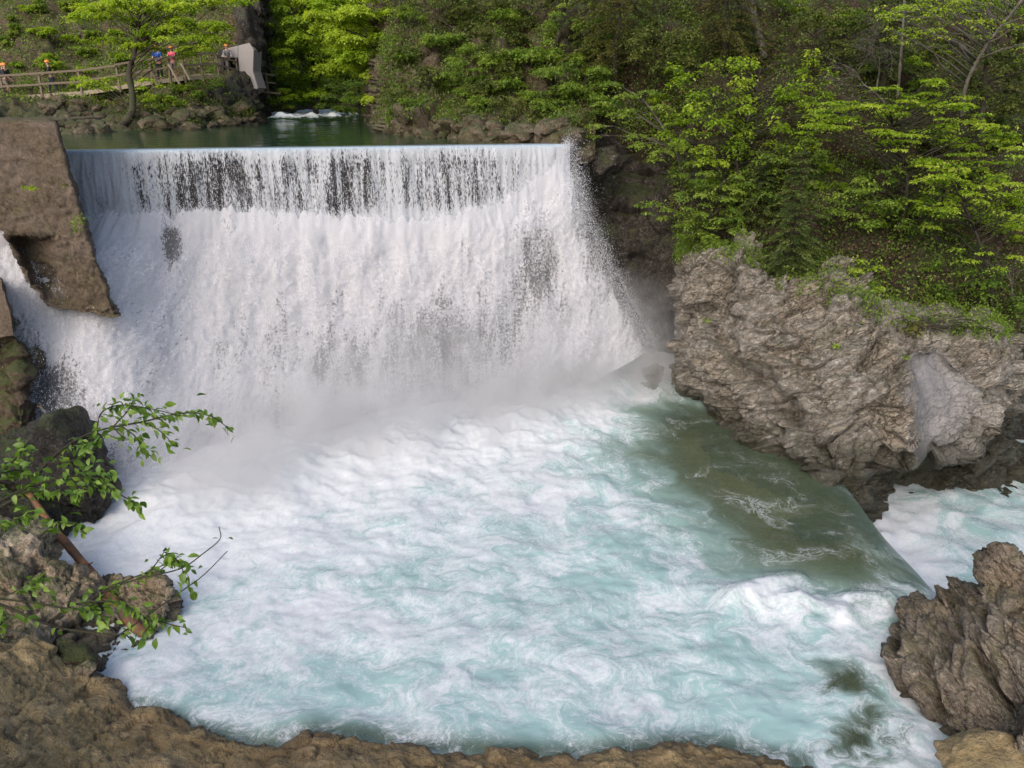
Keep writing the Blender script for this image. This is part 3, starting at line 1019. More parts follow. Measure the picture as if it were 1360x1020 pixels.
R.append([(905, 310, 32.0), (896, 338, 28.8), (932, 340, 27.2), (975, 330, 26.3), (1050, 375, 25.0), (1115, 372, 24.3), (1170, 418, 24.0), (1290, 438, 24.3), (1350, 440, 25), (1362, 445, 27)])
R.append([(905, 290, 33.0), (902, 318, 30.2), (945, 318, 28.7), (985, 312, 28.0), (1055, 345, 27.0), (1120, 345, 26.3), (1180, 395, 26.0), (1300, 415, 26.2), (1358, 420, 26.5), (1370, 420, 28)])
ctrl = A([[W(*p) for p in r] for r in R])
st_out = ST_OUT
outcrop, OUTV = loft("rock_outcrop", ctrl, 380, 300, m_out, [(0.42, 0.50, 1), (0.9, 0.40, 2), (2.0, 0.13, 3), (4.5, 0.035, 4)], noise=[(0.5, 0.25, 3, 5, False)], strata=st_out)
tag(outcrop, 'big craggy brown limestone outcrop rising from the water under the forest slope', 'rock')
# smooth hollow worn in the outcrop: pull the surface in and polish it; deep joints cut across the face
hc = W(1264, 530, 21.7)
V = OUTV.reshape(-1, 3)
base = catmull(ctrl, 300); base = catmull(base.transpose(1, 0, 2), 380).transpose(1, 0, 2)
bN = gnorm(base)
bN *= np.sign((bN * (A([0, 0, CAMZ + 8.]) - base)).sum(-1)).mean()
base = base.reshape(-1, 3); bN = bN.reshape(-1, 3)
X_, Y_, Z_ = base[:, 0], base[:, 1], base[:, 2] - CAMZ
dp_ = Y_ * CT - Z_ * ST
bpx = np.stack([680 + 1020 * X_ / dp_, 510 - 1020 * (Y_ * ST + Z_ * CT) / dp_], 1)
bpx += 5 * np.stack([gnoise(base * 1.6, 8), gnoise(base * 1.6, 9)], 1)
dcut = np.zeros(len(base))
for pl, dpt, wd_ in (([(955, 455), (985, 495), (1015, 505), (1050, 545)], 0.65, 13), ([(975, 325), (962, 365), (938, 400), (925, 425)], 0.5, 8), ([(1060, 560), (1085, 600), (1130, 650)], 0.35, 9),
                     ([(985, 395), (1030, 410), (1050, 450), (1090, 480)], 0.25, 7), ([(1190, 540), (1185, 500), (1215, 460)], 0.3, 8), ([(1105, 520), (1150, 550), (1195, 585)], 0.2, 7), ([(1290, 450), (1320, 520), (1300, 590)], 0.15, 6)):
    dcut -= dpt * np.exp(-(seg_dist(A(pl, dtype=float), bpx) / wd_) ** 2)
for pl, dpt, wd_ in (([(985, 470), (1020, 478), (1060, 500)], 0.35, 16), ([(1100, 380), (1110, 395), (1125, 405)], 0.45, 10), ([(1230, 575), (1200, 572), (1290, 585)], 0.2, 12), ([(930, 360), (940, 345)], 0.3, 18), ([(975, 345), (985, 370)], 0.35, 14)):
    dcut += dpt * np.exp(-(seg_dist(A(pl, dtype=float), bpx) / wd_) ** 2)
V = V + bN * (1.35 * dcut - 0.12)[:, None]
rr = np.linalg.norm((base - hc) * A([0.78, 0.7, 0.66]), axis=1) + 0.22 * gnoise(base * 1.3, 4)
k = smooth(1.50, 0.65, rr)
grv = 0.05 * np.sin((base[:, 0] * 0.8 + base[:, 2] * 0.35) * 8 + 2.5 * gnoise(base * 0.9, 3))
V2 = V * (1 - k)[:, None] + k[:, None] * (0.12 * (V - base) + base + A([-0.1, 1.25, 0.1]) * (1 - (rr / 1.4) ** 2).clip(0, 1)[:, None] + A([0, 1, 0]) * grv[:, None])
outcrop.data.vertices.foreach_set('co', V2.astype(F32).ravel())
outcrop.data.attributes.new('pale', 'FLOAT', 'POINT').data.foreach_set('value', (k * 0.8).astype(F32))
outcrop.data.update()


# ---- free boulders
def boulder(name, loc, size, seed, mat, label, nplanes=14, sub=5, cat='rock', group=None, rough=0.05, strata=None, rz=0.0, cut=0.55):
    rr_ = np.random.RandomState(seed)
    bm = bmesh.new()
    bmesh.ops.create_icosphere(bm, subdivisions=sub, radius=1)
    D = A([v.co[:] for v in bm.verts])
    Fq = A([[l.index for l in f.verts] for f in bm.faces])
    bm.free()
    pn = rr_.normal(size=(nplanes, 3)); pn /= np.linalg.norm(pn, axis=1)[:, None]
    pd = rr_.uniform(cut, 1.0, nplanes)
    dots = D @ pn.T
    r = np.where(dots > 0.05, pd[None] / np.maximum(dots, 0.05), 9).min(1)
    r = np.minimum(r, 1.15)
    V = D * r[:, None]
    S_ = A(size, dtype=float)
    V = V * S_
    V += D * (rough * S_.mean() * 2.2 * fbm(V * 1.6 / S_.mean() + seed, 4, seed))[:, None]
    if sub >= 4:
        V += D * (facets(V + seed * 3.1, [(1.6 / S_.mean(), 0.13 * S_.mean(), seed), (4.2 / S_.mean(), 0.06 * S_.mean(), seed + 1)], strata))[:, None]
    o = mk(name, V, Fq, mat, sm=sub > 3)
    o.location = loc
    o.rotation_euler = (0, 0, rz)
    if label:
        tag(o, label, cat, group)
    return o


boulder('boulder', WZ(866, 497, 0.45), (0.50, 0.45, 0.36), 5, m_brown, 'small dark boulder poking out of the foam beside the outcrop')
boulder('boulder', WZ(862, 520, 0.0), (0.6, 0.45, 0.30), 8, m_brown, 'low wet boulder awash in foam in front of the small dark boulder', sub=4)
boulder('sunken_boulder', WZ(1085, 700, -0.55), (0.75, 0.5, 0.42), 9, m_black, 'dark blocky boulder sunk under the clear green water near the lip', sub=4, nplanes=9)
boulder('boulder', W(918, 500, 27.4) - A([0, 0, 0.3]), (0.55, 0.7, 1.15), 12, m_out, 'upright brown block leaning on the waterside end of the outcrop', nplanes=9)
boulder('boulder', W(1352, 615, 25.0), (1.1, 1.2, 0.9), 15, m_out, 'wet boulder wedged in the dark gap at the far end of the outcrop')
boulder('boulder', W(1366, 545, 28.5), (1.6, 1.2, 2.6), 18, m_cliff, 'dark rock wall showing in the gap behind the outcrop')

# ---- right-hand forest slope, with the dark recess beside the fall
T = []
pxs = [735, 790, 850, 893, 930, 1000, 1100, 1200, 1300, 1420, 1800]
T.append(list(zip(pxs, [240, 420, 520, 520, 470, 450, 450, 470, 480, 480, 480], [31.6, 32.0, 31.6, 31.6, 30.6, 28.2, 26.8, 26.3, 26.4, 27, 28])))
T.append(list(zip(pxs, [212, 320, 430, 440, 350, 350, 378, 410, 430, 430, 430], [31.4, 32.0, 31.8, 31.6, 30.2, 28.2, 26.8, 26.2, 26.3, 27, 28])))
T.append(list(zip(pxs, [190, 250, 320, 290, 280, 290, 310, 330, 350, 350, 350], [31.4, 32.4, 32.4, 31.4, 30.2, 28.8, 27.6, 27.2, 27.2, 28, 29])))
T.append(list(zip(pxs, [165, 195, 215, 195, 190, 200, 215, 230, 240, 240, 240], [32.0, 33.2, 33.4, 32.4, 31.4, 30.4, 29.4, 29.0, 29.0, 30, 31])))
T.append(list(zip(pxs, [110, 130, 140, 120, 115, 120, 130, 140, 150, 150, 150], [34.0, 35.2, 35.0, 34.0, 33.2, 32.4, 31.4, 31.0, 31.0, 32, 33])))
T.append(list(zip(pxs, [40] * 11, [37, 38, 37.5, 36.5, 35.8, 35, 34, 33.6, 33.6, 34.4, 35])))
T.append(list(zip(pxs, [-60] * 11, [41, 42, 41.5, 40.5, 39.8, 39, 38, 37.6, 37.6, 38.4, 39])))
T.append(list(zip(pxs, [-420] * 11, [56, 57, 56.5, 55.5, 54.8, 54, 53, 52.6, 52.6, 53.4, 54])))
ctrl = A([[W(*p) for p in r] for r in T])
slope, SLV = loft('forest_slope', ctrl, 250, 200, m_hill, [(0.5, 0.55, 21), (1.4, 0.22, 22)], noise=[(0.35, 0.5, 4, 23, False), (2.2, 0.08, 3, 24, False)])
slope.data.materials.append(m_cliff)
zc = SLV[..., 2]
cliffmask = ((SLV[..., 0] < 8.2) & (zc < 8.6 + 0.6 * np.sin(SLV[..., 0] * 2)))
slope.data.polygons.foreach_set('material_index', cliffmask[:-1, :-1].astype(np.int32).ravel())
slope.data.update()
tag(slope, 'steep dark forest slope above the outcrop and the fall', 'hillside', kind='structure')

# ---- bank above the dam on the far side of the pond
T = []
pxs = [490, 510, 530, 600, 670, 735, 790]
T.append(list(zip(pxs, [172, 180, 190, 193, 197, 203, 215], [56, 40, 35.0, 33.4, 31.9, 30.6, 30.4])))
T.append(list(zip(pxs, [160, 168, 178, 182, 186, 190, 195], [56, 40.5, 35.3, 33.7, 32.0, 30.7, 30.6])))
T.append(list(zip(pxs, [140, 142, 150, 158, 162, 165, 168], [56.5, 41.5, 36.2, 34.6, 33.0, 31.8, 31.8])))
T.append(list(zip(pxs, [100, 100, 105, 112, 118, 122, 125], [57, 43, 38, 36.8, 35.6, 34.6, 34.6])))
T.append(list(zip(pxs, [50, 50, 55, 55, 55, 55, 55], [59, 45, 40.5, 40, 39.2, 38.6, 38.6])))
T.append(list(zip(pxs, [0] * 7, [60, 47, 43, 42.5, 42, 41.5, 41.5])))
T.append(list(zip(pxs, [-80] * 7, [63, 50, 46, 46, 45.5, 45, 45])))
T.append(list(zip(pxs, [-420] * 7, [75, 66, 62, 61, 60, 59, 59])))
ctrl = A([[W(*p) for p in r] for r in T])
rbank, RBV = loft('wooded_bank', ctrl, 200, 200, m_hill2, [(0.7, 0.6, 31), (1.9, 0.25, 32)], noise=[(0.4, 0.5, 4, 33, False)])
rbank.data.materials.append(m_bank)
rbank.data.polygons.foreach_set('material_index', (RBV[:-1, :-1, 2] < 10.4 + 0.4 * np.sin(RBV[:-1, :-1, 0] * 3)).astype(np.int32).ravel())
rbank.data.update()
tag(rbank, 'overgrown rocky bank rising from the pond behind the dam crest', 'hillside', kind='structure')

# ---- far valley side closing the view
T = []
pxs = [300, 360, 420, 480, 540, 600]
for py, ys_ in ((158, [60, 62, 64, 62, 58, 57]), (148, [60.5, 62.5, 64.5, 63, 59, 58]), (132, [62, 64, 66, 65, 61, 60]), (90, [65, 67, 69, 68, 65, 64]), (40, [68, 70, 72, 71, 69, 68]), (-20, [72, 74, 76, 75, 73, 72]), (-420, [95] * 6)):
    T.append([(a, py, b_) for a, b_ in zip(pxs, ys_)])
ctrl = A([[W(*p) for p in r] for r in T])
far, FAV = loft('far_hillside', ctrl, 120, 120, m_hill2, [(0.5, 0.6, 41)], noise=[(0.3, 0.8, 4, 43, False)])
tag(far, 'far wooded hillside closing the valley behind the rapids', 'hillside', kind='structure')

# ---- left bank: stony shore, ledge under the walkway, hill above
T = []
pxs = [-220, -80, 0, 85, 150, 250, 310, 338, 350, 356]
T.append(list(zip(pxs, [195, 195, 194, 188, 186, 181, 174, 170, 162, 158], [34.0, 35, 36, 36.6, 38, 41, 45, 46.4, 50, 60])))
T.append(list(zip(pxs, [183, 183, 183, 178, 176, 171, 165, 160, 154, 152], [34.6, 35.4, 36.4, 36.9, 38.4, 41.4, 45.6, 47, 50.5, 61])))
T.append(list(zip(pxs, [160, 160, 160, 158, 160, 152, 148, 150, 148, 145], [38, 39, 40, 40.6, 41.6, 43.6, 46.8, 48.4, 52, 62])))
T.append(list(zip(pxs, [145, 143, 140, 138, 140, 122, 126, 138, 136, 132], [43, 44, 44.6, 45.4, 46.4, 47.0, 48.2, 49.4, 53, 63])))
T.append(list(zip(pxs, [130, 130, 127, 123, 124, 108, 108, 130, 128, 122], [47, 47.6, 47.8, 48.6, 49.4, 49.6, 50.6, 51.2, 54, 64])))
T.append(list(zip(pxs, [120, 120, 119, 114, 107, 96, 80, 84, 84, 100], [49.6, 49.8, 50, 50.5, 51, 51.8, 53.4, 53.4, 55, 66])))
T.append(list(zip(pxs, [70] * 6 + [40, 20, 30, 60], [53, 53, 53.4, 54, 54.4, 55, 54.8, 54, 56, 68])))
T.append(list(zip(pxs, [0] * 6 + [-20, -40, -30, 0], [58, 58, 58, 58.4, 58.6, 59, 58, 56, 58, 72])))
T.append(list(zip(pxs, [-100] * 10, [66, 66, 66, 66.4, 66.6, 67, 66, 64, 66, 80])))
T.append(list(zip(pxs, [-420] * 10, [88] * 10)))
ctrl = A([[W(*p) for p in r] for r in T])
lbank, LBV = loft('left_hillside', ctrl, 190, 200, m_hill2, [(0.4, 0.45, 51), (1.2, 0.26, 52), (3., .1, 54)], noise=[(0.5, 0.2, 4, 53, False)])
lbank.data.materials.append(m_bank)
lbank.data.materials.append(m_cliff)
mi_ = np.where(LBV[..., 2] < 10.6, 1, 0)
mi_ = np.where((LBV[..., 0] > W(318, 80, 53)[0]) & (LBV[..., 2] > 8) & (LBV[..., 1] < 60), 2, mi_)
lbank.data.polygons.foreach_set('material_index', mi_[:-1, :-1].astype(np.int32).ravel())
lbank.data.update()
tag(lbank, 'mossy hillside with a stony shore under the walkway', 'hillside', kind='structure')

# ---- dark rocks on the near side of the fall
boulder('cliff_rock', W(335, 55, 53.5), (1.1, 1.5, 2.2), 23, m_cliff, 'dark overhanging rock above the end of the grey portal', sub=4)
# ---- left side rocks, left pier footing
R = []
R.append([(-140, 455, 24), (-60, 440, 23), (0, 425, 22), (14, 432, 21.6), (25, 450, 22.5), (30, 470, 24)])
R.append([(-140, 480, 22), (-60, 465, 21.4), (0, 445, 21), (28, 455, 20.8), (40, 480, 21.6), (45, 510, 23.5)])
R.append([(-140, 550, 20.6), (-60, 540, 20.3), (0, 520, 20), (30, 520, 20), (42, 545, 20.8), (48, 560, 23)])
R.append([(-140, 640, 19), (-60, 620, 19), (0, 600, 19), (40, 600, 19.2), (60, 610, 20), (66, 640, 22)])
R.append([(-140, 780, 18), (-60, 760, 18), (0, 730, 18), (50, 720, 18), (80, 720, 19), (86, 720, 21)])
o, _ = loft('mossy_rock', A([[W(*p) for p in r] for r in R]), 120, 140, m_brown, [(0.7, 0.45, 61), (1.8, 0.2, 62), (4, .07, 63)], noise=[(1.2, 0.12, 4, 64, False)])
tag(o, 'brown mossy rock bank below the concrete footing at the edge of the fall', 'rock')
boulder('boulder', W(62, 628, 18.6) + A([0, 0, -0.1]), (1.95, 1.3, 2.0), 27, m_black, 'big black wet boulder between the white water and the leafy branch', rough=0.03, cut=0.7)
boulder('boulder', W(22, 690, 17.4), (1.2, 1.0, 1.0), 31, m_black, 'dark boulder in the shade behind the fallen log', rough=0.04)

# concrete pier leaning beside the fall
rows = [(160, 22.7), (163, 22.4), (200, 22.3), (240, 22.2), (278, 22.1), (310, 22.0), (318, 22.0), (345, 21.9), (372, 21.85), (398, 21.8), (408, 21.8), (414, 21.8)]
lft = [-120, -120, -120, -60, -14, 8, 11, 24, 38, 54, 58, 66]
rgt = [62, 74, 83, 94, 104, 113, 116, 126, 136, 147, 152, 154]
ctrl = []
for k_, ((py0, yy), a, b_) in enumerate(zip(rows, lft, rgt)):
    py = py0
    dpt = 0.0 if py > 161 else 0.0
    r = [W(a, py - 8, yy + 3.2)]
    n_in = 9
    for q in np.linspace(0, 1, n_in):
        px = a + (b_ - a) * q
        y_ = yy
        py = py0 + (14 * (q - 0.5) if k_ > 8 else 0)
        if 312 < py < 400 and 0.05 < q < 0.55:
            y_ = yy + 0.9 * (1.0 if q < 0.42 else 0.5) * smooth(405, 380, py)
        r.append(W(px, py, y_))
    py = py0
    r.append(W(b_ + 1.5, py - 6, yy + 3.2))
    ctrl.append(r)
top = []
for q in range(len(ctrl[0])):
    p = ctrl[0][q].copy()
    p[1] = 26.0
    p[2] = ctrl[1][4][2] + 0.02
    top.append(p)
ctrl = A([top] + ctrl)


def densify(C, nu, nv):
    """linear resampling keeps the pier's edges crisp"""
    t = np.linspace(0, len(C) - 1, nv)
    i = np.minimum(t.astype(int), len(C) - 2); f = (t - i)[:, None, None]
    C = C[i] * (1 - f) + C[i + 1] * f
    t = np.linspace(0, C.shape[1] - 1, nu)
    i = np.minimum(t.astype(int), C.shape[1] - 2); f = (t - i)[None, :, None]
    return C[:, i] * (1 - f) + C[:, i + 1] * f


G = densify(ctrl, 110, 160)
N = gnorm(G)
if (N * (A([0, 0, 12.]) - G)).sum(-1).mean() < 0:
    N = -N
Pf = G.reshape(-1, 3)
d = 0.07 * fbm(Pf * 1.2, 4, 66) + 0.035 * fbm(Pf * 5, 3, 67, ridged=True) + facets(Pf, [(1.2, 0.06, 68), (3.5, 0.03, 69)])
low = smooth(10.2, 7.2, Pf[:, 2])
V = Pf + N.reshape(-1, 3) * (d * (0.35 + 0.9 * low))[:, None]
m_conc = rock_mat('old_concrete', (0.085, 0.066, 0.050), (0.20, 0.155, 0.118), (0.125, 0.095, 0.06), vein=0.0, moss=0.25, mosscol=(0.09, 0.085, 0.02), wetz=(3.4, 5.0, 2.0), wetcol=(0.085, 0.06, 0.028), rough=0.9, sc=1.3, crk=0.3, spots=0.6, spotcol=(0.045, 0.036, 0.026))
o = mk('concrete_pier', V, gridF(160, 110), m_conc)
tag(o, 'old leaning concrete pier with a dark hollow beside the dam crest', 'pier')
# footing of a second pier at the picture's edge
mb = MB()
C0 = A([[W(-90, 372, 20.6), W(0, 368, 20.4), W(14, 410, 20.4), W(17, 445, 20.4)], [W(-90, 372, 23), W(0, 368, 23), W(14, 410, 23), W(17, 445, 23)]])
G = densify(C0.transpose(1, 0, 2), 30, 50)
ff_ = densify(A([[W(-90, 372, 20.6), W(0, 368, 20.4)], [W(-90, 410, 20.5), W(14, 410, 20.35)], [W(-90, 450, 20.4), W(17, 446, 20.3)]]), 40, 40)
for q in (G, ff_):
    q = q + (0.05 * fbm(q.reshape(-1, 3) * 2, 3, 7)).reshape(q.shape[:2])[..., None]
    mb.add(q.reshape(-1, 3), gridF(*q.shape[:2]))
o = mb.build('concrete_footing', m_conc, sm=True)
tag(o, 'broken reddish concrete footing standing on the mossy rock', 'footing')

# ---- near bank: pale weathered rock and the ochre slab in front
R = []
R.append([(-160, 690, 17), (-60, 690, 16.6), (0, 705, 16.4), (60, 725, 16.2), (90, 755, 15.8), (130, 775, 15.5), (150, 770, 15.4), (180, 785, 15.2), (212, 795, 14.9), (228, 815, 14.4), (215, 860, 14.0)])
R.append([(-160, 690, 15.6), (-60, 695, 15.4), (0, 702, 15.4), (60, 717, 15.2), (90, 748, 15.0), (130, 762, 14.8), (150, 757, 14.8), (180, 768, 14.7), (210, 778, 14.5), (222, 800, 14.1), (205, 845, 13.5)])
R.append([(-160, 750, 14.0), (-60, 750, 14.0), (0, 760, 14.0), (60, 780, 13.9), (90, 795, 13.9), (130, 805, 13.9), (150, 806, 13.9), (175, 812, 13.9), (195, 822, 13.8), (200, 840, 13.6), (185, 868, 13.1)])
R.append([(-160, 820, 12.6), (-60, 820, 12.7), (0, 830, 12.9), (60, 840, 13.0), (90, 845, 13.2), (130, 850, 13.3), (150, 852, 13.3), (160, 855, 13.3), (170, 862, 13.2), (168, 872, 13.1), (150, 900, 12.6)])
R.append([(-160, 920, 11), (-60, 920, 11.2), (0, 915, 11.6), (60, 910, 11.8), (90, 910, 12.0), (115, 905, 12.3), (125, 905, 12.4), (130, 905, 12.4), (135, 908, 12.4), (138, 915, 12.3), (130, 935, 12)])
o, _ = loft('weathered_rock', A([[W(*p) for p in r] for r in R]), 200, 150, m_fpale, [(0.9, 0.38, 71), (2.2, 0.2, 72), (5.5, .07, 73)], noise=[(1.0, 0.08, 4, 74, False)])
tag(o, 'pale cracked rock under the fallen log at the water edge', 'rock')
R = []
sh_ = [(-200, 850), (-60, 838), (0, 845), (60, 858), (95, 880), (125, 900), (150, 912), (168, 936), (205, 952), (290, 976), (350, 991), (420, 972), (480, 978), (560, 992), (650, 998), (780, 1006), (880, 992), (955, 990), (1010, 1010), (1080, 1030)]
sz = [1.3, 1.3, 1.2, 0.9, 0.6, 0.35, .2, .12, .1, .1, .1, .12, .1, .05, .04, .03, .10, .12, 0, -.1]
R.append([WZ(a, b_, z_) + A([0.1, 0.9, -1.2]) for (a, b_), z_ in zip(sh_, sz)])
R.append([WZ(a, b_, z_) for (a, b_), z_ in zip(sh_, sz)])
R.append([WZ(a, b_, z_) + A([0, -0.55, 0.16]) for (a, b_), z_ in zip(sh_, sz)])
R.append([WZ(a, b_, z_) + A([0, -1.6, 0.55 if a < 500 else 0.2]) for (a, b_), z_ in zip(sh_, sz)])
R.append([WZ(a, b_, z_) + A([0, -3.2, 1.3 if a < 500 else 0.4]) for (a, b_), z_ in zip(sh_, sz)])
R.append([WZ(a, b_, z_) + A([0, -5.5, 2.2 if a < 500 else 0.8]) for (a, b_), z_ in zip(sh_, sz)])
o, FGV = loft('ochre_rock_slab', A(R), 360, 120, m_fore, [(0.6, 0.11, 81), (1.8, 0.08, 82), (5, .04, 83)], noise=[(1.0, 0.08, 4, 84, False), (5.0, 0.02, 3, 85, False)])
tag(o, 'wide ochre rock slab sloping into the foaming pool in front', 'rock')
boulder('stone', WZ(108, 890, 0.55), (0.24, 0.2, 0.15), 41, m_fpale, 'small pale stone lodged in the notch of the ochre slab', sub=4)
boulder('boulder', WZ(95, 872, 0.55), (0.5, 0.4, 0.42), 43, m_brown, 'dark brown block in the notch between pale rock and ochre slab', sub=4)

# ---- layered rock in the near right corner
R = []
R.append([(1172, 905, 13.6), (1172, 872, 14.0), (1210, 830, 14.6), (1255, 812, 14.9), (1300, 790, 15.0), (1322, 770, 14.9), (1365, 785, 14.6), (1470, 800, 14), (1700, 825, 14)])
R.append([(1176, 895, 12.7), (1174, 858, 13.2), (1212, 815, 13.6), (1255, 799, 13.8), (1298, 779, 13.8), (1320, 746, 13.6), (1362, 762, 13.4), (1470, 780, 13), (1700, 805, 13)])
R.append([(1184, 915, 12.2), (1190, 872, 12.5), (1225, 842, 12.6), (1265, 828, 12.7), (1305, 815, 12.6), (1332, 795, 12.5), (1370, 800, 12.4), (1470, 820, 12), (1700, 845, 12)])
R.append([(1196, 940, 11.8), (1212, 902, 11.7), (1245, 885, 11.6), (1280, 872, 11.6), (1318, 862, 11.5), (1345, 850, 11.4), (1380, 850, 11.4), (1470, 860, 11), (1700, 885, 11)])
R.append([(1215, 965, 11.5), (1232, 945, 11.3), (1260, 935, 11.1), (1295, 925, 10.8), (1330, 918, 10.6), (1355, 910, 10.5), (1390, 910, 10.4), (1470, 910, 10.2), (1700, 935, 10.2)])
R.append([(1240, 1000, 11.3), (1255, 985, 10.9), (1280, 975, 10.6), (1310, 970, 10.3), (1340, 965, 10.0), (1365, 962, 9.9), (1400, 960, 9.7), (1470, 960, 9.5), (1700, 985, 9.5)])
R.append([(1225, 1050, 10.6), (1250, 1045, 10.1), (1280, 1040, 9.8), (1310, 1035, 9.5), (1340, 1035, 9.3), (1365, 1030, 9.2), (1400, 1030, 9.0), (1470, 1030, 8.8), (1700, 1055, 8.8)])
R.append([(1225, 1150, 9.6), (1250, 1150, 9.2), (1280, 1150, 9.0), (1310, 1150, 8.8), (1340, 1150, 8.6), (1365, 1150, 8.4), (1400, 1150, 8.2), (1470, 1150, 8), (1700, 1175, 8)])
st_r = ST_LAY
o, _ = loft('layered_rock', A([[W(*p) for p in r] for r in R]), 240, 210, m_strat, [(0.5, 0.42, 91), (1.1, 0.28, 92), (3.0, .09, 93)], noise=[(1.0, 0.08, 4, 94, False)], strata=st_r)
tag(o, 'brown layered rock with slanting slabs in the near corner beside the lip', 'rock')
boulder('boulder', W(1400, 960, 9.6), (0.7, 0.5, 0.6), 47, m_black, 'dark mossy stone at the edge of the layered rock', sub=4)

boulder('boulder', W(772, 205, 30.2), (.5, .4, .35), 51, m_bank, 'pinkish broken rock at the end of the dam crest beside the fall', sub=4)
boulder('boulder', W(742, 180, 31.0), (.8, .5, .5), 53, m_bank, 'pale angular rock above the end of the dam crest', sub=4)
boulder('boulder', W(800, 215, 31.2), (.8, .6, .8), 55, m_cliff, 'dark rock shoulder overhanging the recess beside the fall', sub=4)

boulder('boulder', W(1310, 1015, 9.5), (1.0, .6, .5), 57, m_fore, 'ochre stone below the layered rock at the bottom corner', sub=4)

# ================================================================== VEGETATION
m_bark = rock_mat('bark', (0.03, 0.024, 0.018), (0.085, 0.07, 0.055), (0.05, 0.045, 0.03), vein=0.0, moss=0.2, rough=0.9, sc=4)
m_grey = rock_mat('grey_bark', (0.09, 0.08, 0.068), (0.21, 0.19, 0.165), (0.13, 0.115, 0.09), vein=0.0, rough=0.9, sc=4)
m_lime = leaf_mat('spring_leaf', [(0.09, 0.15, 0.016), (0.19, 0.30, 0.024), (0.30, 0.42, 0.04), (0.42, 0.50, 0.075)], 0.45)
m_mid = leaf_mat('green_leaf', [(0.036, 0.068, 0.013), (0.10, 0.172, 0.025), (0.175, 0.265, 0.038), (0.26, 0.335, 0.058)], 0.4)
m_dull = leaf_mat('dull_leaf', [(0.026, 0.038, 0.010), (0.062, 0.088, 0.020), (0.11, 0.14, 0.03), (0.17, 0.19, 0.045)], 0.35)
m_con = leaf_mat('needles', [(0.026, 0.045, 0.014), (0.06, 0.095, 0.026), (0.11, 0.15, 0.038), (0.17, 0.21, 0.05)], 0.2)
m_olive = leaf_mat('olive_needles', [(0.035, 0.04, 0.012), (0.08, 0.085, 0.022), (0.13, 0.135, 0.035), (0.18, 0.18, 0.05)], 0.25)
m_dry = leaf_mat('dry_leaf', [(0.045, 0.026, 0.016), (0.10, 0.062, 0.036), (0.17, 0.115, 0.065), (0.24, 0.18, 0.11)], 0.15, 0.8)


def project(V):
    X_, Y_, Z_ = V[..., 0], V[..., 1], V[..., 2] - CAMZ
    dep = Y_ * CT - Z_ * ST
    up = Y_ * ST + Z_ * CT
    return 680 + 1020 * X_ / dep, 510 - 1020 * up / dep, dep


class Surf:
    def __init__(s, V):
        s.V = V.reshape(-1, 3)
        s.N = gnorm(V).reshape(-1, 3)
        toc = A([0, 0, CAMZ + 25]) - s.V
        s.N *= np.sign((s.N * toc).sum(1))[:, None]
        s.px, s.py, s.d = project(s.V)

    def at(s, px, py):
        e = (s.px - px) ** 2 + (s.py - py) ** 2
        k = np.argsort(e)[:6]
        k = k[np.argmin(s.d[k])]
        return s.V[k], s.N[k]


S_SL, S_RB, S_FA, S_LB, S_OUT = Surf(SLV), Surf(RBV), Surf(FAV), Surf(LBV), Surf(V2.reshape(300, 380, 3))


def leafV(C, N_, D, L, Wd, fold=0.25):
    """leaf quads: base, side, tip, side; N_ ~ normal, D ~ direction"""
    D = D / (np.linalg.norm(D, axis=1)[:, None] + 1e-9)
    sdv = np.cross(D, N_)
    sdv /= np.linalg.norm(sdv, axis=1)[:, None] + 1e-9
    nn_ = np.cross(sdv, D)
    L = L[:, None]; Wd = Wd[:, None]
    a = C
    b_ = C + D * L * 0.48 + sdv * Wd * 0.5 + nn_ * Wd * fold
    c = C + D * L - nn_ * L * 0.08
    d_ = C + D * L * 0.48 - sdv * Wd * 0.5 + nn_ * Wd * fold
    return np.stack([a, b_, c, d_], 1).reshape(-1, 3)


def leafmesh(name, C, N_, D, L, Wd, tint, mat, parent=None):
    V = leafV(C, N_, D, L, Wd)
    F = np.arange(len(V)).reshape(-1, 4)
    return mk(name, V, F, mat, parent, attrs={'tint': np.repeat(np.clip(tint, 0, 1), 4)})


def pad_leaves(rg, c, r, n, flat=0.16, droop=0.25, size=0.10, tint=(0.3, 0.9)):
    """a spreading spray: leaves along several twigs that fan out from the centre"""
    k = max(3, int(5 + rg.rand() * 3))
    ang = rg.rand() * 6.28 + np.arange(k) * 6.28 / k + rg.normal(0, .25, k)
    w_ = rg.randint(0, k, n)
    t = rg.rand(n) ** 0.6
    a = ang[w_] + rg.normal(0, .22, n) * (1.1 - 0.5 * t)
    ln = (0.6 + 0.4 * rg.rand(k))[w_] * r
    hgt = rg.normal(0, flat * r * 0.35, k)[w_]
    C = np.stack([np.cos(a) * t * ln, np.sin(a) * t * ln, hgt * t - droop * r * t ** 2 + rg.normal(0, flat * r * 0.35, n)], 1) + c
    D = np.stack([np.cos(a + rg.normal(0, .8, n)), np.sin(a + rg.normal(0, .8, n)), rg.normal(-0.35, .3, n)], 1)
    N_ = np.stack([rg.normal(0, .35, n), rg.normal(-.15, .35, n), np.ones(n)], 1)
    L = size * rg.uniform(0.65, 1.25, n)
    t0 = rg.uniform(*tint)
    return C, N_, D, L, L * rg.uniform(.5, .7, n), t0 + rg.normal(0, .18, n)


def curve(p0, p1, sag, rg, n=7):
    t = np.linspace(0, 1, n)[:, None]
    P_ = p0 + (p1 - p0) * t
    ln = np.linalg.norm(p1 - p0)
    P_ = P_ + A([0, 0, 1.]) * sag * ln * np.sin(np.pi * t) + rg.normal(0, .03 * ln, (n, 3)) * np.sin(np.pi * t)
    return P_


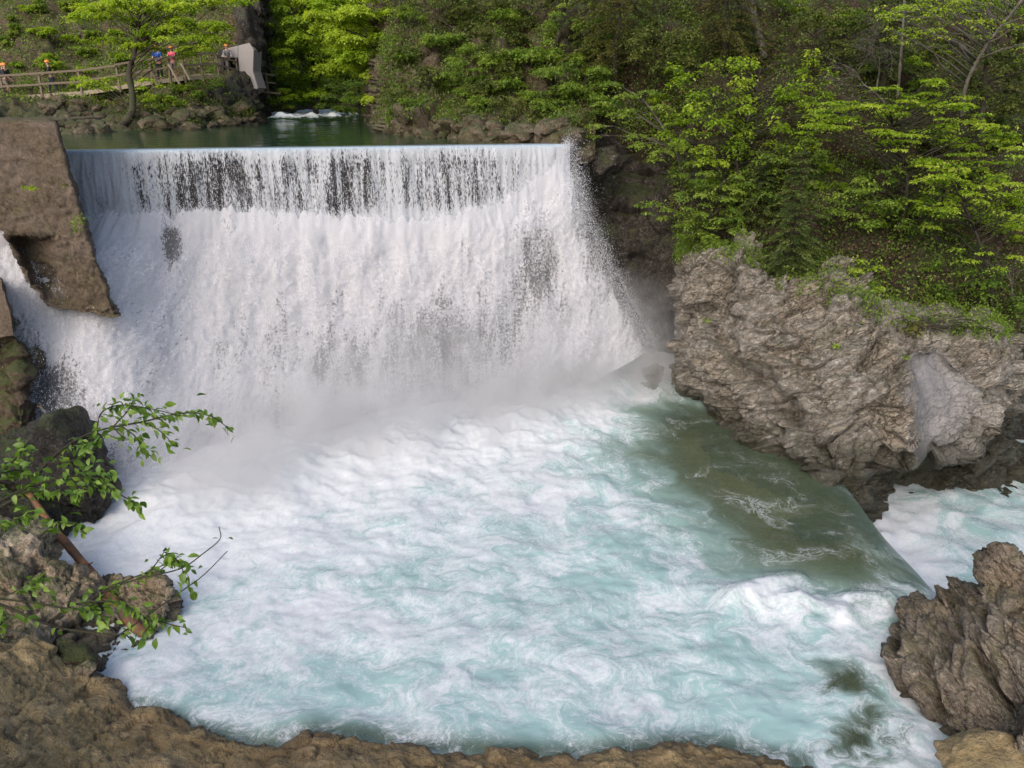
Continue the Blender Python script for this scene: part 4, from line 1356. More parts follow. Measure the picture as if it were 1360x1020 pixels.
def tree(name, label, trunk, r0, r1, pads, leaf=0.10, dens=300, mat=None, bark=None, tint=(0.3, 0.9), flat=0.16, droop=0.25, seed=1, group=None, limb=True, cat='tree'):
    """pads: (px, py, y, radius) - each a leafy spray at the end of a limb"""
    rg = np.random.RandomState(seed)
    root = empty(name, W(*trunk[0]))
    tag(root, label, cat, group)
    bark = bark or m_bark
    TP = catmull(A([W(*p) for p in trunk]), 26)
    mb = MB()
    mb.tube(TP, np.linspace(r0, r1, 26), 8, 0.12, rg)
    under(mb.build('trunk', bark, sm=True), root)
    outs = []
    ml = MB()
    for (px, py, y, r) in pads:
        c = W(px, py, y)
        if limb:
            hd = np.linalg.norm((TP - c)[:, :2], axis=1)
            k = int(np.argmin(np.abs(TP[:, 2] - (c[2] - 0.45 * hd)) + 0.25 * hd + rg.uniform(0, .3, 26)))
            k = min(max(k, 5), 24)
            cv = curve(TP[k], c, 0.06, rg, 5)
            l_ = np.linalg.norm(c - TP[k])
            ml.tube(cv, np.linspace(min(0.028, 0.6 * r1 + 0.006 * l_), 0.006, len(cv)), 4, 0.1, rg)
            for _ in range(2):
                a = rg.rand() * 6.28
                e = c + A([math.cos(a) * r * .8, math.sin(a) * r * .8, -droop * r * .6])
                ml.tube(curve(cv[-2], e, 0.03, rg, 3), [0.010, 0.008, 0.005], 4)
        n = int(1.7 * dens * (r / 0.7) ** 2)
        outs.append(pad_leaves(rg, c, r, n, flat, droop, leaf, tint))
        # thinner halo so the edge is ragged
        outs.append(pad_leaves(rg, c + rg.normal(0, .12, 3), r * 1.3, int(n * .22), flat * 1.3, droop, leaf, tint))
    if ml.V:
        under(ml.build('limb', bark, sm=True), root)
    if outs:
        o_ = leafmesh('crown', *[np.concatenate([q[i] for q in outs]) for i in range(6)], mat or m_lime)
        under(o_, root)
    return root


def scatter_pads(rg, poly, n, y0_, y1_, r):
    """pads spread inside a pixel polygon"""
    poly = A(poly, dtype=float)
    out = []
    lo, hi = poly.min(0), poly.max(0)
    while len(out) < n:
        q = lo + rg.rand(1, 2) * (hi - lo)
        if poly_sd(poly, q)[0] < 0:
            out.append((q[0, 0], q[0, 1], rg.uniform(y0_, y1_), r * rg.uniform(.6, 1.25)))
    return out


rg = np.random.RandomState(5)
# overhanging maple by the walkway
tree('maple_tree', 'maple with layered fresh green sprays hanging over the wooden walkway', [(160, 168, 40.5), (174, 152, 41), (176, 125, 42), (171, 98, 43), (178, 72, 43.4), (183, 40, 43.8), (190, -40, 44.5)], 0.20, 0.09,
     scatter_pads(rg, [(85, 25), (110, 5), (200, -15), (330, -15), (322, 35), (300, 62), (255, 66), (215, 55), (160, 62), (120, 48)], 46, 41.5, 46, 0.75)
     + scatter_pads(rg, [(88, 100), (110, 92), (150, 100), (200, 105), (240, 118), (230, 140), (180, 128), (120, 118), (90, 118)], 13, 41.3, 44, 0.42)
     + [(250, 70, 45, .6), (270, 60, 45, .6), (200, 62, 44, .6)],
     leaf=0.13, dens=250, tint=(0.35, 0.95), seed=2)
# bright trees leaning over the far end of the pond
tree('beech_tree', 'yellow green beech leaning over the far end of the pond', [(560, 130, 44), (545, 90, 44.6), (520, 55, 45.4), (500, 20, 46), (490, -50, 47)], 0.17, 0.06,
     scatter_pads(rg, [(415, -10), (560, -10), (540, 40), (535, 80), (520, 110), (500, 128), (478, 105), (465, 78), (440, 50), (420, 30)], 75, 43, 48, 0.9),
     leaf=0.14, dens=200, tint=(0.3, 1.0), seed=3)
tree('alder_tree', 'tall green alder standing behind the beech at the far pond', [(420, 152, 59), (418, 110, 59.5), (414, 60, 60), (410, -20, 61)], 0.2, 0.08,
     scatter_pads(rg, [(345, -10), (430, -10), (440, 40), (455, 90), (440, 120), (400, 130), (370, 110), (352, 60)], 55, 56, 61, 1.0),
     leaf=0.16, dens=170, mat=m_lime, tint=(0.1, 0.7), seed=4)
tree('willow_shrub', 'low bright willow at the edge of the far rapids', [(372, 148, 57), (374, 140, 57), (376, 128, 57.2)], 0.06, 0.03,
     scatter_pads(rg, [(352, 142), (358, 122), (385, 115), (398, 130), (392, 142)], 9, 56.5, 57.5, 0.5), leaf=0.14, dens=200, tint=(0.5, 1.0), seed=6, cat='shrub')
tree('hazel_shrub', 'dark green hazel filling the shade under the leaning beech', [(478, 150, 52), (476, 130, 52.4), (474, 110, 53)], 0.06, 0.03,
     scatter_pads(rg, [(430, 145), (440, 112), (480, 105), (520, 120), (520, 150), (470, 152)], 20, 50, 54, 0.7), leaf=0.13, dens=170, mat=m_mid, tint=(0.15, 0.6), seed=7, cat='shrub')
# bushes on the bank over the dam
tree('hazel_shrub', 'rounded mid green hazel on the bank above the middle of the dam', [(640, 150, 36.5), (636, 120, 37), (632, 90, 37.4)], 0.08, 0.03,
     scatter_pads(rg, [(585, 90), (610, 62), (650, 55), (690, 75), (700, 105), (680, 135), (640, 140), (600, 120)], 36, 35.0, 37.5, 0.5), leaf=0.11, dens=230, mat=m_mid, tint=(0.4, 1.0), seed=8, cat='shrub')
tree('hazel_shrub', 'dark leafy bush over the dam end next to the rock recess', [(760, 175, 33), (762, 150, 33), (765, 120, 33.4)], 0.08, 0.03,
     scatter_pads(rg, [(690, 140), (720, 90), (770, 75), (815, 95), (815, 140), (780, 165), (730, 160)], 40, 32, 34.6, 0.5), leaf=0.10, dens=230, mat=m_mid, tint=(0.2, 0.85), seed=9, cat='shrub')
tree('birch_tree', 'slender tree with thin olive leaves above the hazel on the bank', [(700, 60, 40), (703, 20, 40.4), (706, -50, 41)], 0.10, 0.06,
     scatter_pads(rg, [(560, -10), (800, -10), (800, 55), (740, 45), (690, 60), (640, 40), (600, 30), (565, 40)], 46, 38.5, 41.5, 0.7), leaf=0.11, dens=170, mat=m_dull, tint=(0.3, 1.0), seed=10)
# bright sycamore above the recess
tree('sycamore_tree', 'bright lime green sycamore on the slope above the outcrop', [(985, 250, 30.0), (978, 215, 29.8), (985, 180, 29.6), (1000, 140, 29.6), (1010, 90, 29.8)], 0.09, 0.04,
     scatter_pads(rg, [(870, 135), (895, 85), (950, 78), (1000, 66), (1030, 84), (1080, 62), (1125, 85), (1115, 140), (1090, 190), (1010, 215), (940, 215), (880, 175)], 84, 28.0, 30.6, 0.36),
     leaf=0.13, dens=150, tint=(0.15, 1.0), flat=0.3, droop=0.5, seed=11)
tree('hornbeam_tree', 'hornbeam stretching leafy grey branches over the dark recess', [(905, 215, 30.4), (890, 185, 30.2), (868, 150, 30.2), (850, 128, 30.4)], 0.06, 0.025,
     [(790, 165, 30.6, .5), (800, 135, 30.4, .5), (830, 125, 30.2, .5), (820, 150, 30.0, .45), (785, 180, 30.6, .4), (860, 120, 30, .45), (880, 140, 29.8, .5), (850, 190, 30, .5), (880, 200, 29.8, .55), (905, 190, 29.8, .5), (870, 210, 29.8, .4), (920, 215, 29.6, .5), (905, 230, 29.6, .45), (845, 178, 30, .45), (815, 110, 30.6, .45), (835, 145, 30, .4)],
     leaf=0.10, dens=210, mat=m_mid, bark=m_grey, tint=(0.55, 1.0), seed=12)
# beech layers on the right
tree('beech_tree', 'young beech with flat glowing yellow green layers across the slope', [(1190, 330, 27.4), (1200, 290, 27.2), (1205, 240, 27), (1195, 190, 27), (1180, 150, 27.2)], 0.07, 0.03,
     scatter_pads(rg, [(1060, 170), (1100, 135), (1180, 112), (1240, 105), (1275, 125), (1310, 150), (1365, 185), (1360, 215), (1270, 235), (1200, 220), (1160, 180), (1090, 188)], 84, 25.6, 28.0, 0.44),
     leaf=0.095, dens=200, tint=(0.15, 1.0), flat=0.07, droop=0.12, seed=13)
tree('beech_tree', 'beech at the picture edge with drooping bright sprays above the bare ledge', [(1318, 430, 26.2), (1316, 380, 26), (1300, 320, 25.8), (1280, 270, 25.6), (1270, 230, 25.6)], 0.06, 0.025,
     scatter_pads(rg, [(1200, 255), (1250, 215), (1310, 225), (1375, 250), (1375, 320), (1340, 300), (1270, 290), (1215, 275)], 60, 24.6, 26.6, 0.38)
     + [(1290, 345, 25, .3), (1330, 355, 25, .3), (1310, 335, 25.2, .3), (1350, 340, 25, .35), (1270, 330, 25.2, .25), (1240, 300, 25.4, .3)],
     leaf=0.095, dens=190, tint=(0.15, 1.0), flat=0.08, droop=0.2, seed=14)
tree('ash_tree', 'thin grey ash with sparse yellow leaves in the upper corner', [(1276, 158, 27.6), (1284, 110, 27.4), (1310, 60, 27.3), (1345, 15, 27.2), (1390, -40, 27.2)], 0.07, 0.04,
     scatter_pads(rg, [(1150, 10), (1240, -10), (1375, -10), (1375, 60), (1330, 70), (1270, 45), (1230, 70), (1170, 45)], 46, 26.2, 28.4, 0.42), leaf=0.095, dens=80, tint=(0.5, 1.0), bark=m_grey, seed=15)
# young broadleaves lower on the slope
tree('maple_sapling', 'low green sapling hanging over the recess beside the fall', [(905, 300, 29.0), (890, 285, 28.8), (872, 276, 28.8)], 0.03, 0.015,
     [(850, 272, 28.8, .25), (868, 270, 28.7, .3), (885, 276, 28.7, .3), (880, 288, 28.7, .25), (860, 282, 28.8, .22)], leaf=0.11, dens=260, mat=m_mid, tint=(0.5, 1.0), seed=16, cat='shrub')
tree('maple_sapling', 'leafy sapling over the crest of the outcrop facing the fall', [(940, 320, 28.6), (942, 290, 28.5), (945, 255, 28.5)], 0.04, 0.02,
     scatter_pads(rg, [(905, 320), (900, 250), (930, 225), (985, 230), (1000, 270), (980, 310), (940, 330)], 60, 27.6, 29.0, 0.35), leaf=0.10, dens=220, mat=m_mid, tint=(0.4, 1.0), seed=17, cat='shrub')
tree('maple_sapling', 'sapling with fresh leaf clusters standing right of the little spruce', [(1135, 300, 26.8), (1130, 280, 26.6), (1128, 262, 26.5)], 0.03, 0.015,
     scatter_pads(rg, [(1090, 300), (1100, 240), (1150, 228), (1185, 260), (1160, 300)], 26, 26, 27.2, 0.3), leaf=0.11, dens=200, mat=m_mid, tint=(0.35, 1.0), seed=18, cat='shrub')
tree('bush', 'compact yellow green bush on the rim of the outcrop', [(1146, 392, 24.6), (1145, 375, 24.5), (1145, 360, 24.5)], 0.03, 0.015,
     scatter_pads(rg, [(1112, 372), (1122, 345), (1145, 337), (1170, 348), (1178, 375), (1160, 392), (1125, 390)], 20, 24.1, 24.7, 0.22), leaf=0.075, dens=330, tint=(0.4, 1.0), seed=19, cat='shrub')

for (nm, lb, tr, pl, cnt, ya, yb, r_, mt_, tn, sd_) in (
    ('hazel_shrub', 'green hazel filling the slope between the sycamore and the little spruce', [(1040, 260, 29.2), (1042, 235, 29), (1045, 205, 28.8)], [(985, 250), (1000, 195), (1060, 180), (1110, 195), (1100, 250), (1040, 265)], 34, 28, 29.2, .34, 'm_mid', (.3, 1.0), 401),
    ('hazel_shrub', 'shaded green hazel under the flat beech layers', [(1190, 300, 27.6), (1192, 280, 27.4), (1195, 255, 27.3)], [(1130, 250), (1150, 215), (1220, 225), (1250, 270), (1220, 330), (1170, 310)], 30, 26.4, 27.4, .32, 'm_mid', (.15, .8), 402),
    ('hazel_shrub', 'low shrub thicket behind the rim under the edge beech', [(1280, 400, 26), (1282, 380, 25.9), (1285, 360, 25.8)], [(1215, 395), (1240, 345), (1320, 350), (1375, 370), (1375, 410), (1290, 415)], 30, 25.2, 26.0, .30, 'm_mid', (.1, .75), 403),
    ('elder_shrub', 'yellowish elder on the upper slope behind the bare tree', [(1080, 90, 32), (1082, 60, 32), (1085, 30, 32)], [(1030, 70), (1050, 10), (1130, 5), (1150, 60), (1100, 95)], 30, 31, 32.5, .42, 'm_dull', (.3, 1.0), 404),
    ('elder_shrub', 'dull elder in the shade between the thin trunks', [(1290, 130, 29.4), (1290, 100, 29.4), (1292, 80, 29.4)], [(1220, 125), (1230, 75), (1300, 70), (1375, 80), (1375, 150), (1300, 150)], 34, 28.4, 29.4, .38, 'm_dull', (.3, 1.0), 405),
    ('elder_shrub', 'mid green elder high over the recess beside the olive spruce', [(880, 90, 33), (880, 60, 33), (882, 30, 33)], [(830, 80), (850, 30), (920, 20), (940, 75), (900, 110)], 30, 32, 33.4, .42, 'm_dull', (.35, 1.0), 406),
    ('hazel_shrub', 'bright hazel high on the bank right of the slender tree', [(770, 60, 37), (772, 35, 37), (775, 10, 37)], [(720, 60), (730, 5), (800, 0), (830, 45), (800, 80)], 26, 36, 37.4, .45, 'm_mid', (.35, 1.0), 407),
    ('hazel_shrub', 'leafy shrub hanging over the dark rock above the crest end', [(700, 165, 34), (702, 150, 34), (705, 130, 34)], [(650, 160), (660, 130), (720, 120), (770, 140), (750, 175), (690, 178)], 24, 32.6, 33.8, .38, 'm_dull', (.2, .9), 408)):
    tree(nm, lb, tr, .03, .015, scatter_pads(rg, pl, cnt, ya, yb, r_), leaf=.105, dens=190, mat=globals()[mt_], tint=tn, seed=sd_, cat='shrub', flat=.25, droop=.35)

# ---- bare tree, branching repeatedly


def bare_tree(label, base, first, seed, lengths, r0, spread=0.55, mat=None, deep=5, name='bare_tree', wind=(-0.3, 0, 0.2)):
    rgb = np.random.RandomState(seed)
    root = empty(name, base)
    tag(root, label, 'tree')
    mt, ml = MB(), MB()

    def grow(p, d, ln, r, lev):
        n = 6
        pts = [p]
        for _ in range(n):
            d = d + rgb.normal(0, .13, 3) + A(wind) * 0.06
            d /= np.linalg.norm(d)
            pts.append(pts[-1] + d * ln / n)
        (mt if lev == 0 else ml).tube(A(pts), np.linspace(r, r * .6, n + 1), 6 if lev < 2 else 4, 0.1, rgb)
        if lev < deep:
            for q in range(2 + (rgb.rand() < .75) + (lev > 1)):
                k = rgb.randint(2, n + 1)
                nd = d + rgb.normal(0, spread, 3) * A([1, .7, .8])
                nd /= np.linalg.norm(nd)
                grow(pts[k], nd, ln * rgb.uniform(.55, .8), r * .55, lev + 1)
    f_ = first - base
    grow(A(base), f_ / np.linalg.norm(f_), np.linalg.norm(f_) * lengths, r0, 0)
    under(mt.build('trunk', mat or m_grey, sm=True), root)
    under(ml.build('limb', mat or m_grey, sm=True), root)
    return root


b0, _n = S_SL.at(1210, 205)
bare_tree('leafless grey tree with fine twigs leaning over the bright beech', W(1200, 168, 28), W(1165, 105, 28), 23, 1.0, 0.055, wind=(-1.4, 0, 0.3))
bare_tree('bare brown twiggy tree hanging off the dark bank above the dam', W(625, 60, 40), W(585, 15, 39.6), 29, 1.0, 0.05, mat=m_bark, wind=(-0.6, 0, -0.9))
bare_tree('dead grey bush with drooping twigs at the end of the slope', W(1345, 400, 26), W(1350, 360, 25.8), 37, 1.0, 0.03, mat=m_grey, deep=4)

# ---- conifers


def spruce(label, base, h, wid, seed, mat=None, name='spruce_tree', lean=(0, 0, 0), droop=0.35, whorls=14, t_lo=0.12, bare_top=False, tint=(0.2, .9)):
    rgb = np.random.RandomState(seed)
    root = empty(name, base)
    tag(root, label, 'tree')
    top = A(base) + A(lean) + A([0, 0, h])
    TP = curve(A(base), top, 0, rgb, 12)
    mb = MB(); mb.tube(TP, np.linspace(0.012 * h + .03, 0.012, 12), 7, 0.1, rgb)
    under(mb.build('trunk', m_bark, sm=True), root)
    out = []
    ml = MB()
    for k in range(whorls):
        t = t_lo + (1 - t_lo) * (k + rgb.rand() * .6) / whorls
        p = A(base) + (top - A(base)) * t
        ln0 = wid * (1 - t) ** 0.8 + 0.12
        for a in rgb.rand() * 6.28 + np.arange(6) * 1.047 + rgb.normal(0, .2, 6):
            ln = ln0 * rgb.uniform(.7, 1.15)
            s_ = np.linspace(0, 1, 9)[:, None]
            dv = A([math.cos(a), math.sin(a), 0])
            bp_ = p + dv * ln * s_ + A([0, 0, 1]) * ln * (0.10 * s_ - droop * s_ ** 1.8)
            ml.tube(bp_, np.linspace(0.012, 0.004, 9), 4)
            n = int(90 * ln / 0.8) + 20
            u = rgb.rand(n) ** .8
            c = p + dv * ln * u[:, None] + A([0, 0, 1]) * (ln * (0.10 * u - droop * u ** 1.8))[:, None]
            sdv = np.cross(dv, [0, 0, 1.])
            sg = rgb.choice([-1, 1], n)
            off = rgb.rand(n) * 0.26 * ln * (1.1 - u)
            c = c + sdv * (sg * off)[:, None] - A([0, 0, 1]) * (0.25 * off)[:, None]
            D = dv * 0.8 + sdv * (sg * rgb.uniform(.2, .9, n))[:, None] + rgb.normal(0, .2, (n, 3)) + A([0, 0, -.15])
            L = rgb.uniform(.08, .16, n)
            out.append((c, A([[0, 0, 1.]]) + rgb.normal(0, .35, (n, 3)), D, L, L * .28, rgb.uniform(*tint) + rgb.normal(0, .15, n)))
    under(ml.build('limb', m_bark, sm=True), root)
    under(leafmesh('crown', *[np.concatenate([q[i] for q in out]) for i in range(6)], mat or m_con), root)
    return root


spruce('little dark spruce with drooping boughs on the rim of the outcrop', W(1045, 378, 25.9), 4.6, 1.5, 31, whorls=17)
spruce('bushy young spruce pressed against the slope behind the little spruce', W(1000, 300, 28.6), 2.8, 1.2, 32, whorls=12)
spruce('tall olive spruce with a thin straight trunk above the recess', W(817, 110, 35.2), 9, 2.6, 33, m_olive, whorls=22, t_lo=0.1, droop=.45)
spruce('olive spruce with hanging twigs beside the leaning trunk', W(960, 95, 33.6), 7, 2.4, 34, m_olive, whorls=18, t_lo=0.05, droop=.5)
spruce('dark spruce in the gap between the bare tree and the ash', W(1170, 120, 31.0), 6, 1.9, 36, whorls=16, droop=.4)
tree('pine_tree', 'pine with a leaning pale brown trunk above the sycamore', [(1016, 78, 34.2), (1008, 45, 34.4), (1000, 15, 34.6), (988, -40, 35)], 0.16, 0.13, [], bark=m_grey, seed=40)
tree('slim_tree', 'slim dark trunk rising through the shade at the right slope', [(1192, 130, 29.5), (1196, 80, 29.6), (1200, 20, 29.8), (1203, -40, 30)], 0.05, 0.04, [], bark=m_grey, seed=41)
tree('slim_tree', 'thin brown trunk standing straight beside the leaning ash', [(1302, 190, 29), (1306, 120, 29), (1312, 70, 29.2), (1318, -30, 29.5)], 0.09, 0.07, [], bark=m_bark, seed=42)


# ---- shrubs: a few kinds, copied over the slopes
def shrub_proto(label, group, seed, r, mat, leaf, n, tint):
    rgb = np.random.RandomState(seed)
    root = empty('shrub', (0, 0, 0))
    tag(root, label, 'shrub', group)
    ml = MB()
    out = []
    for k in range(9):
        a = rgb.rand() * 6.28; e = A([math.cos(a) * r * rgb.uniform(.2, .9), math.sin(a) * r * rgb.uniform(.2, .9), r * rgb.uniform(.4, 1.15)])
        ml.tube(curve(A([0, 0, -0.15]), e, 0.05, rgb, 5), np.linspace(.016, .006, 5), 4)
        out.append(pad_leaves(rgb, e, r * .55, n, .25, .35, leaf, tint))
    ml.build('stem', m_bark, root, sm=True)
    leafmesh('foliage', *[np.concatenate([q[i] for q in out]) for i in range(6)], mat, root)
    return root


def place_shrubs(protos, surf, poly, n, seed, s=(0.6, 1.3)):
    rgb = np.random.RandomState(seed)
    poly = A(poly, dtype=float)
    lo, hi = poly.min(0), poly.max(0)
    c = 0
    while c < n:
        q = lo + rgb.rand(2) * (hi - lo)
        if poly_sd(poly, q[None])[0] > 0:
            continue
        p, nn_ = surf.at(*q)
        src, used = protos[rgb.randint(len(protos))]
        o_ = copy_tree(src) if used[0] else src
        used[0] = True
        o_.location = p - nn_ * 0.05
        o_.rotation_euler = (0, 0, rgb.rand() * 6.28)
        k = rgb.uniform(*s)
        o_.scale = (k, k, k)
        c += 1


SP = [(shrub_proto('small mid green shrub growing on the dark forest slope', 'mid green shrubs on the forest slope', 61, .5, m_mid, .09, 90, (.25, .9)), [False]),
      (shrub_proto('dull olive shrub growing on the dark forest slope', 'olive shrubs on the forest slope', 62, .55, m_dull, .08, 100, (.2, .9)), [False]),
      (shrub_proto('fresh lime shrub growing on the dark forest slope', 'lime shrubs on the forest slope', 63, .4, m_lime, .08, 80, (.2, .8)), [False])]
place_shrubs(SP, S_SL, [(830, 60), (880, 20), (1500, 10), (1500, 400), (1240, 400), (1180, 330), (1080, 330), (920, 290), (895, 200), (830, 150)], 90, 3)
RP = [(shrub_proto('rounded green shrub rooted on the bank behind the dam', 'green shrubs on the bank behind the dam', 64, .6, m_mid, .11, 90, (.3, .95)), [False]),
      (shrub_proto('brownish olive shrub rooted on the bank behind the dam', 'olive shrubs on the bank behind the dam', 65, .6, m_dull, .10, 90, (.3, 1.0)), [False])]
place_shrubs(RP, S_RB, [(525, 150), (530, 20), (560, 5), (800, 5), (800, 140), (700, 150), (600, 150)], 70, 4, (0.6, 1.4))
LP_ = [(shrub_proto('low green shrub on the mossy hillside by the walkway', 'shrubs on the mossy hillside', 66, .5, m_mid, .12, 80, (.35, 1.0)), [False]),
       (shrub_proto('low lime green shrub on the hillside by the walkway', 'lime shrubs on the mossy hillside', 67, .5, m_lime, .12, 70, (.2, .8)), [False])]
place_shrubs(LP_, S_LB, [(0, 110), (0, 20), (80, 0), (300, 0), (290, 55), (250, 90), (100, 105)], 52, 5, (0.6, 1.3))
place_shrubs(LP_, S_LB, [(85, 118), (200, 112), (240, 118), (280, 130), (230, 150), (110, 140)], 18, 6, (0.5, 0.9))
FP = [(shrub_proto('soft green shrub on the far hillside behind the rapids', 'shrubs on the far hillside', 68, .9, m_mid, .16, 90, (.4, 1.0)), [False])]
place_shrubs(FP, S_FA, [(345, 140), (345, 5), (560, 5), (540, 140)], 45, 7, (0.7, 1.5))


# ---- undergrowth, leaf litter and dry grass as uncountable cover
def cover(name, label, surf, poly, n, mat, size, seed, hgt=0.12, tint=(.2, .9), thresh=0.0, fs=0.9, asp=.6, up=0.5, hang=0.0):
    rgb = np.random.RandomState(seed)
    poly = A(poly, dtype=float)
    ok = np.nonzero(poly_sd(poly, np.stack([surf.px, surf.py], 1)) < 0)[0]
    nz = fbm(surf.V[ok] * fs, 3, seed)
    ok = ok[nz > thresh]
    nz = nz[nz > thresh]
    # weight by depth so cover is even on the ground
    k = rgb.choice(len(ok), n)
    b_ = surf.V[ok[k]] + rgb.normal(0, .13, (n, 3)) + surf.N[ok[k]] * np.abs(rgb.normal(0, hgt, n))[:, None]
    D = rgb.normal(0, 1, (n, 3)) + A([0, 0, -hang])
    N_ = A([[0, 0, 1.]]) * up + surf.N[ok[k]] + rgb.normal(0, .45, (n, 3))
    L = size * rgb.uniform(.6, 1.4, n)
    ti = rgb.uniform(*tint, n) * .5 + .5 * (tint[0] + (tint[1] - tint[0]) * np.clip(0.5 + 0.6 * fbm(b_ * 1.3, 2, seed + 1), 0, 1))
    o_ = leafmesh(name, b_, N_, D, L, L * asp, ti, mat)
    tag(o_, label, 'plants' if name != 'leaf_litter' else 'leaves', kind='stuff')
    return o_


SLP = [(790, 0), (1480, 0), (1480, 450), (1290, 442), (1180, 425), (1110, 380), (1000, 370), (930, 335), (893, 300), (893, 200), (830, 190), (790, 170)]
cover('undergrowth', 'low green undergrowth covering the dark forest slope', S_SL, SLP, 34000, m_mid, .10, 71, tint=(.1, .85))
cover('undergrowth', 'dull olive weeds covering the dark forest slope', S_SL, SLP, 22000, m_dull, .10, 72, tint=(.1, .9), hgt=.2)
cover('leaf_litter', 'brown dead leaves lying on the forest slope', S_SL, SLP, 20000, m_dry, .10, 73, hgt=.03, tint=(0, .8), thresh=-.2, fs=.6)
RBP = [(505, 165), (515, 0), (820, 0), (820, 165), (740, 172), (600, 165)]
cover('undergrowth', 'mixed green plants covering the bank behind the dam', S_RB, RBP, 30000, m_mid, .10, 74, tint=(.1, .85), hgt=.18)
cover('undergrowth', 'olive brown plants hanging on the bank behind the dam', S_RB, RBP, 22000, m_dull, .11, 75, tint=(.1, .9), hgt=.2, hang=1.2)
cover('leaf_litter', 'brown dead leaves and dry grass on the bank behind the dam', S_RB, RBP, 14000, m_dry, .12, 76, hgt=.08, tint=(.1, .9), thresh=-.1, hang=1.0, asp=.3)
LBP = [(-60, 130), (-60, -20), (345, -20), (325, 50), (285, 75), (300, 128), (240, 150), (90, 140)]
cover('undergrowth', 'mossy green plants covering the hillside by the walkway', S_LB, LBP, 26000, m_mid, .13, 77, tint=(.2, .95), hgt=.12, thresh=-.05)
cover('leaf_litter', 'brown leaf litter on the hillside by the walkway', S_LB, LBP, 16000, m_dry, .13, 78, tint=(.1, .9), hgt=.03, thresh=-.3, fs=.5)
cover('undergrowth', 'green leaves covering the far hillside behind the rapids', S_FA, [(335, 150), (335, -10), (600, -10), (560, 145)], 16000, m_mid, .2, 79, tint=(.3, 1.0), hgt=.5, thresh=-.3)
cover('undergrowth', 'weeds and moss tufts along the rim of the outcrop', S_OUT, [(893, 345), (930, 330), (1000, 340), (1110, 385), (1180, 425), (1345, 445), (1345, 415), (1170, 385), (1000, 310), (900, 300)], 7000, m_mid, .07, 80, tint=(.2, .9), hgt=.05)

cover('undergrowth', 'moss and leafy weeds over the ledge and shore below the portal', S_LB, [(140, 168), (150, 130), (240, 122), (320, 132), (338, 152), (250, 170)], 6000, m_dull, .13, 81, tint=(.2, .9), hgt=.1)
cover('undergrowth', 'trailing green plants hanging down over the rim of the outcrop', S_OUT, [(893, 350), (925, 335), (1000, 355), (1060, 385), (1120, 405), (1190, 440), (1300, 450), (1345, 455), (1345, 410), (1170, 380), (1050, 335), (900, 300)], 9000, m_mid, .085, 82, tint=(.25, 1.0), hgt=.10, hang=.8, thresh=-.15)
tree('rim_bush', 'spreading dark green bush at the rim under the little spruce', [(1075, 392, 25.0), (1075, 380, 25), (1076, 366, 25)], .02, .01, scatter_pads(rg, [(1035, 385), (1050, 350), (1110, 345), (1135, 370), (1110, 395), (1070, 398)], 20, 24.6, 25.4, .24), leaf=.085, dens=230, mat=m_mid, tint=(.2, .9), seed=420, cat='shrub')
tree('rim_bush', 'low green plants along the rim above the pale hollow', [(1225, 440, 23.9), (1225, 430, 23.9), (1226, 420, 24)], .02, .01, scatter_pads(rg, [(1185, 425), (1200, 405), (1280, 415), (1350, 425), (1345, 445), (1250, 445)], 22, 23.6, 24.3, .22), leaf=.085, dens=230, mat=m_mid, tint=(.25, .95), seed=421, cat='shrub')

tree('hazel_shrub', 'hazel thicket past the end of the outcrop beside the dead grey bush', [(1420, 420, 26.6), (1422, 390, 26.4), (1425, 340, 26.2)], .04, .02, scatter_pads(rg, [(1365, 400), (1375, 250), (1430, 180), (1530, 200), (1530, 400), (1440, 420)], 40, 25.4, 27.4, .42), leaf=.11, dens=150, mat=m_mid, tint=(.2, .95), seed=430, cat='shrub')

# ================================================================== WALKWAY, PORTAL, PEOPLE
m_wood = plain('weathered_wood', (0.16, 0.125, 0.09), 0.8, 0.45, 14, 0.02, stretch=(1, 1, 1))
m_wood2 = plain('pale_wood', (0.30, 0.25, 0.18), 0.8, 0.3, 10, 0.02)
m_port = plain('grey_concrete', (0.31, 0.285, 0.28), 0.85, 0.10, 3, 0.01)
m_tun = plain('tunnel_dark', (0.03, 0.027, 0.025), 0.9, 0.3, 3, 0.02)  # near-black: the darkness inside the doorway is put into the colour
E = A([W(-90, 133.5, 46.8), W(20, 128.0, 47.2), W(110, 121.5, 47.8), W(200, 107.5, 48.2), W(243, 102, 48.8), W(291, 98.5, 50.6), W(318, 104, 52.2), W(330, 108, 53.5)])


def along(P_, step):
    sg = np.linalg.norm(np.diff(P_, axis=0), axis=1)
    s_ = np.concatenate([[0], np.cumsum(sg)])
    q = np.arange(0, s_[-1], step)
    return np.stack([np.interp(q, s_, P_[:, k]) for k in range(3)], 1)


walk = empty('boardwalk', E[2])
tag(walk, 'wooden walkway with rails crossing the hillside over the stony shore', 'walkway')
bk = A([-0.05, 1.35, 0.02])          # deck width, toward the hill
pk = along(E, 0.26)
rgw = np.random.RandomState(8)
pm = None
for p, q in zip(pk[:-1], pk[1:]):
    mb = MB()
    mb.bar(A([0, 0, 0]), bk, np.linalg.norm(q - p) - 0.02, 0.05)
    if pm is None:
        o_ = mb.build('plank', m_wood2)
        pm = o_.data
    else:
        o_ = bpy.data.objects.new('plank', pm)
        COL.objects.link(o_)
    dv = q - p
    o_.parent = walk
    o_.location = Vector((p + q) / 2 - E[2]) + Vector((0, 0, rgw.normal(0, .006)))
    o_.rotation_euler = (0, 0, math.atan2(dv[1], dv[0]) * 0.9)


def wpart(name, segs, mat=None):
    mb = MB()
    for s_ in segs:
        mb.bar(*s_)
    return under(mb.build(name, mat or m_wood), walk)


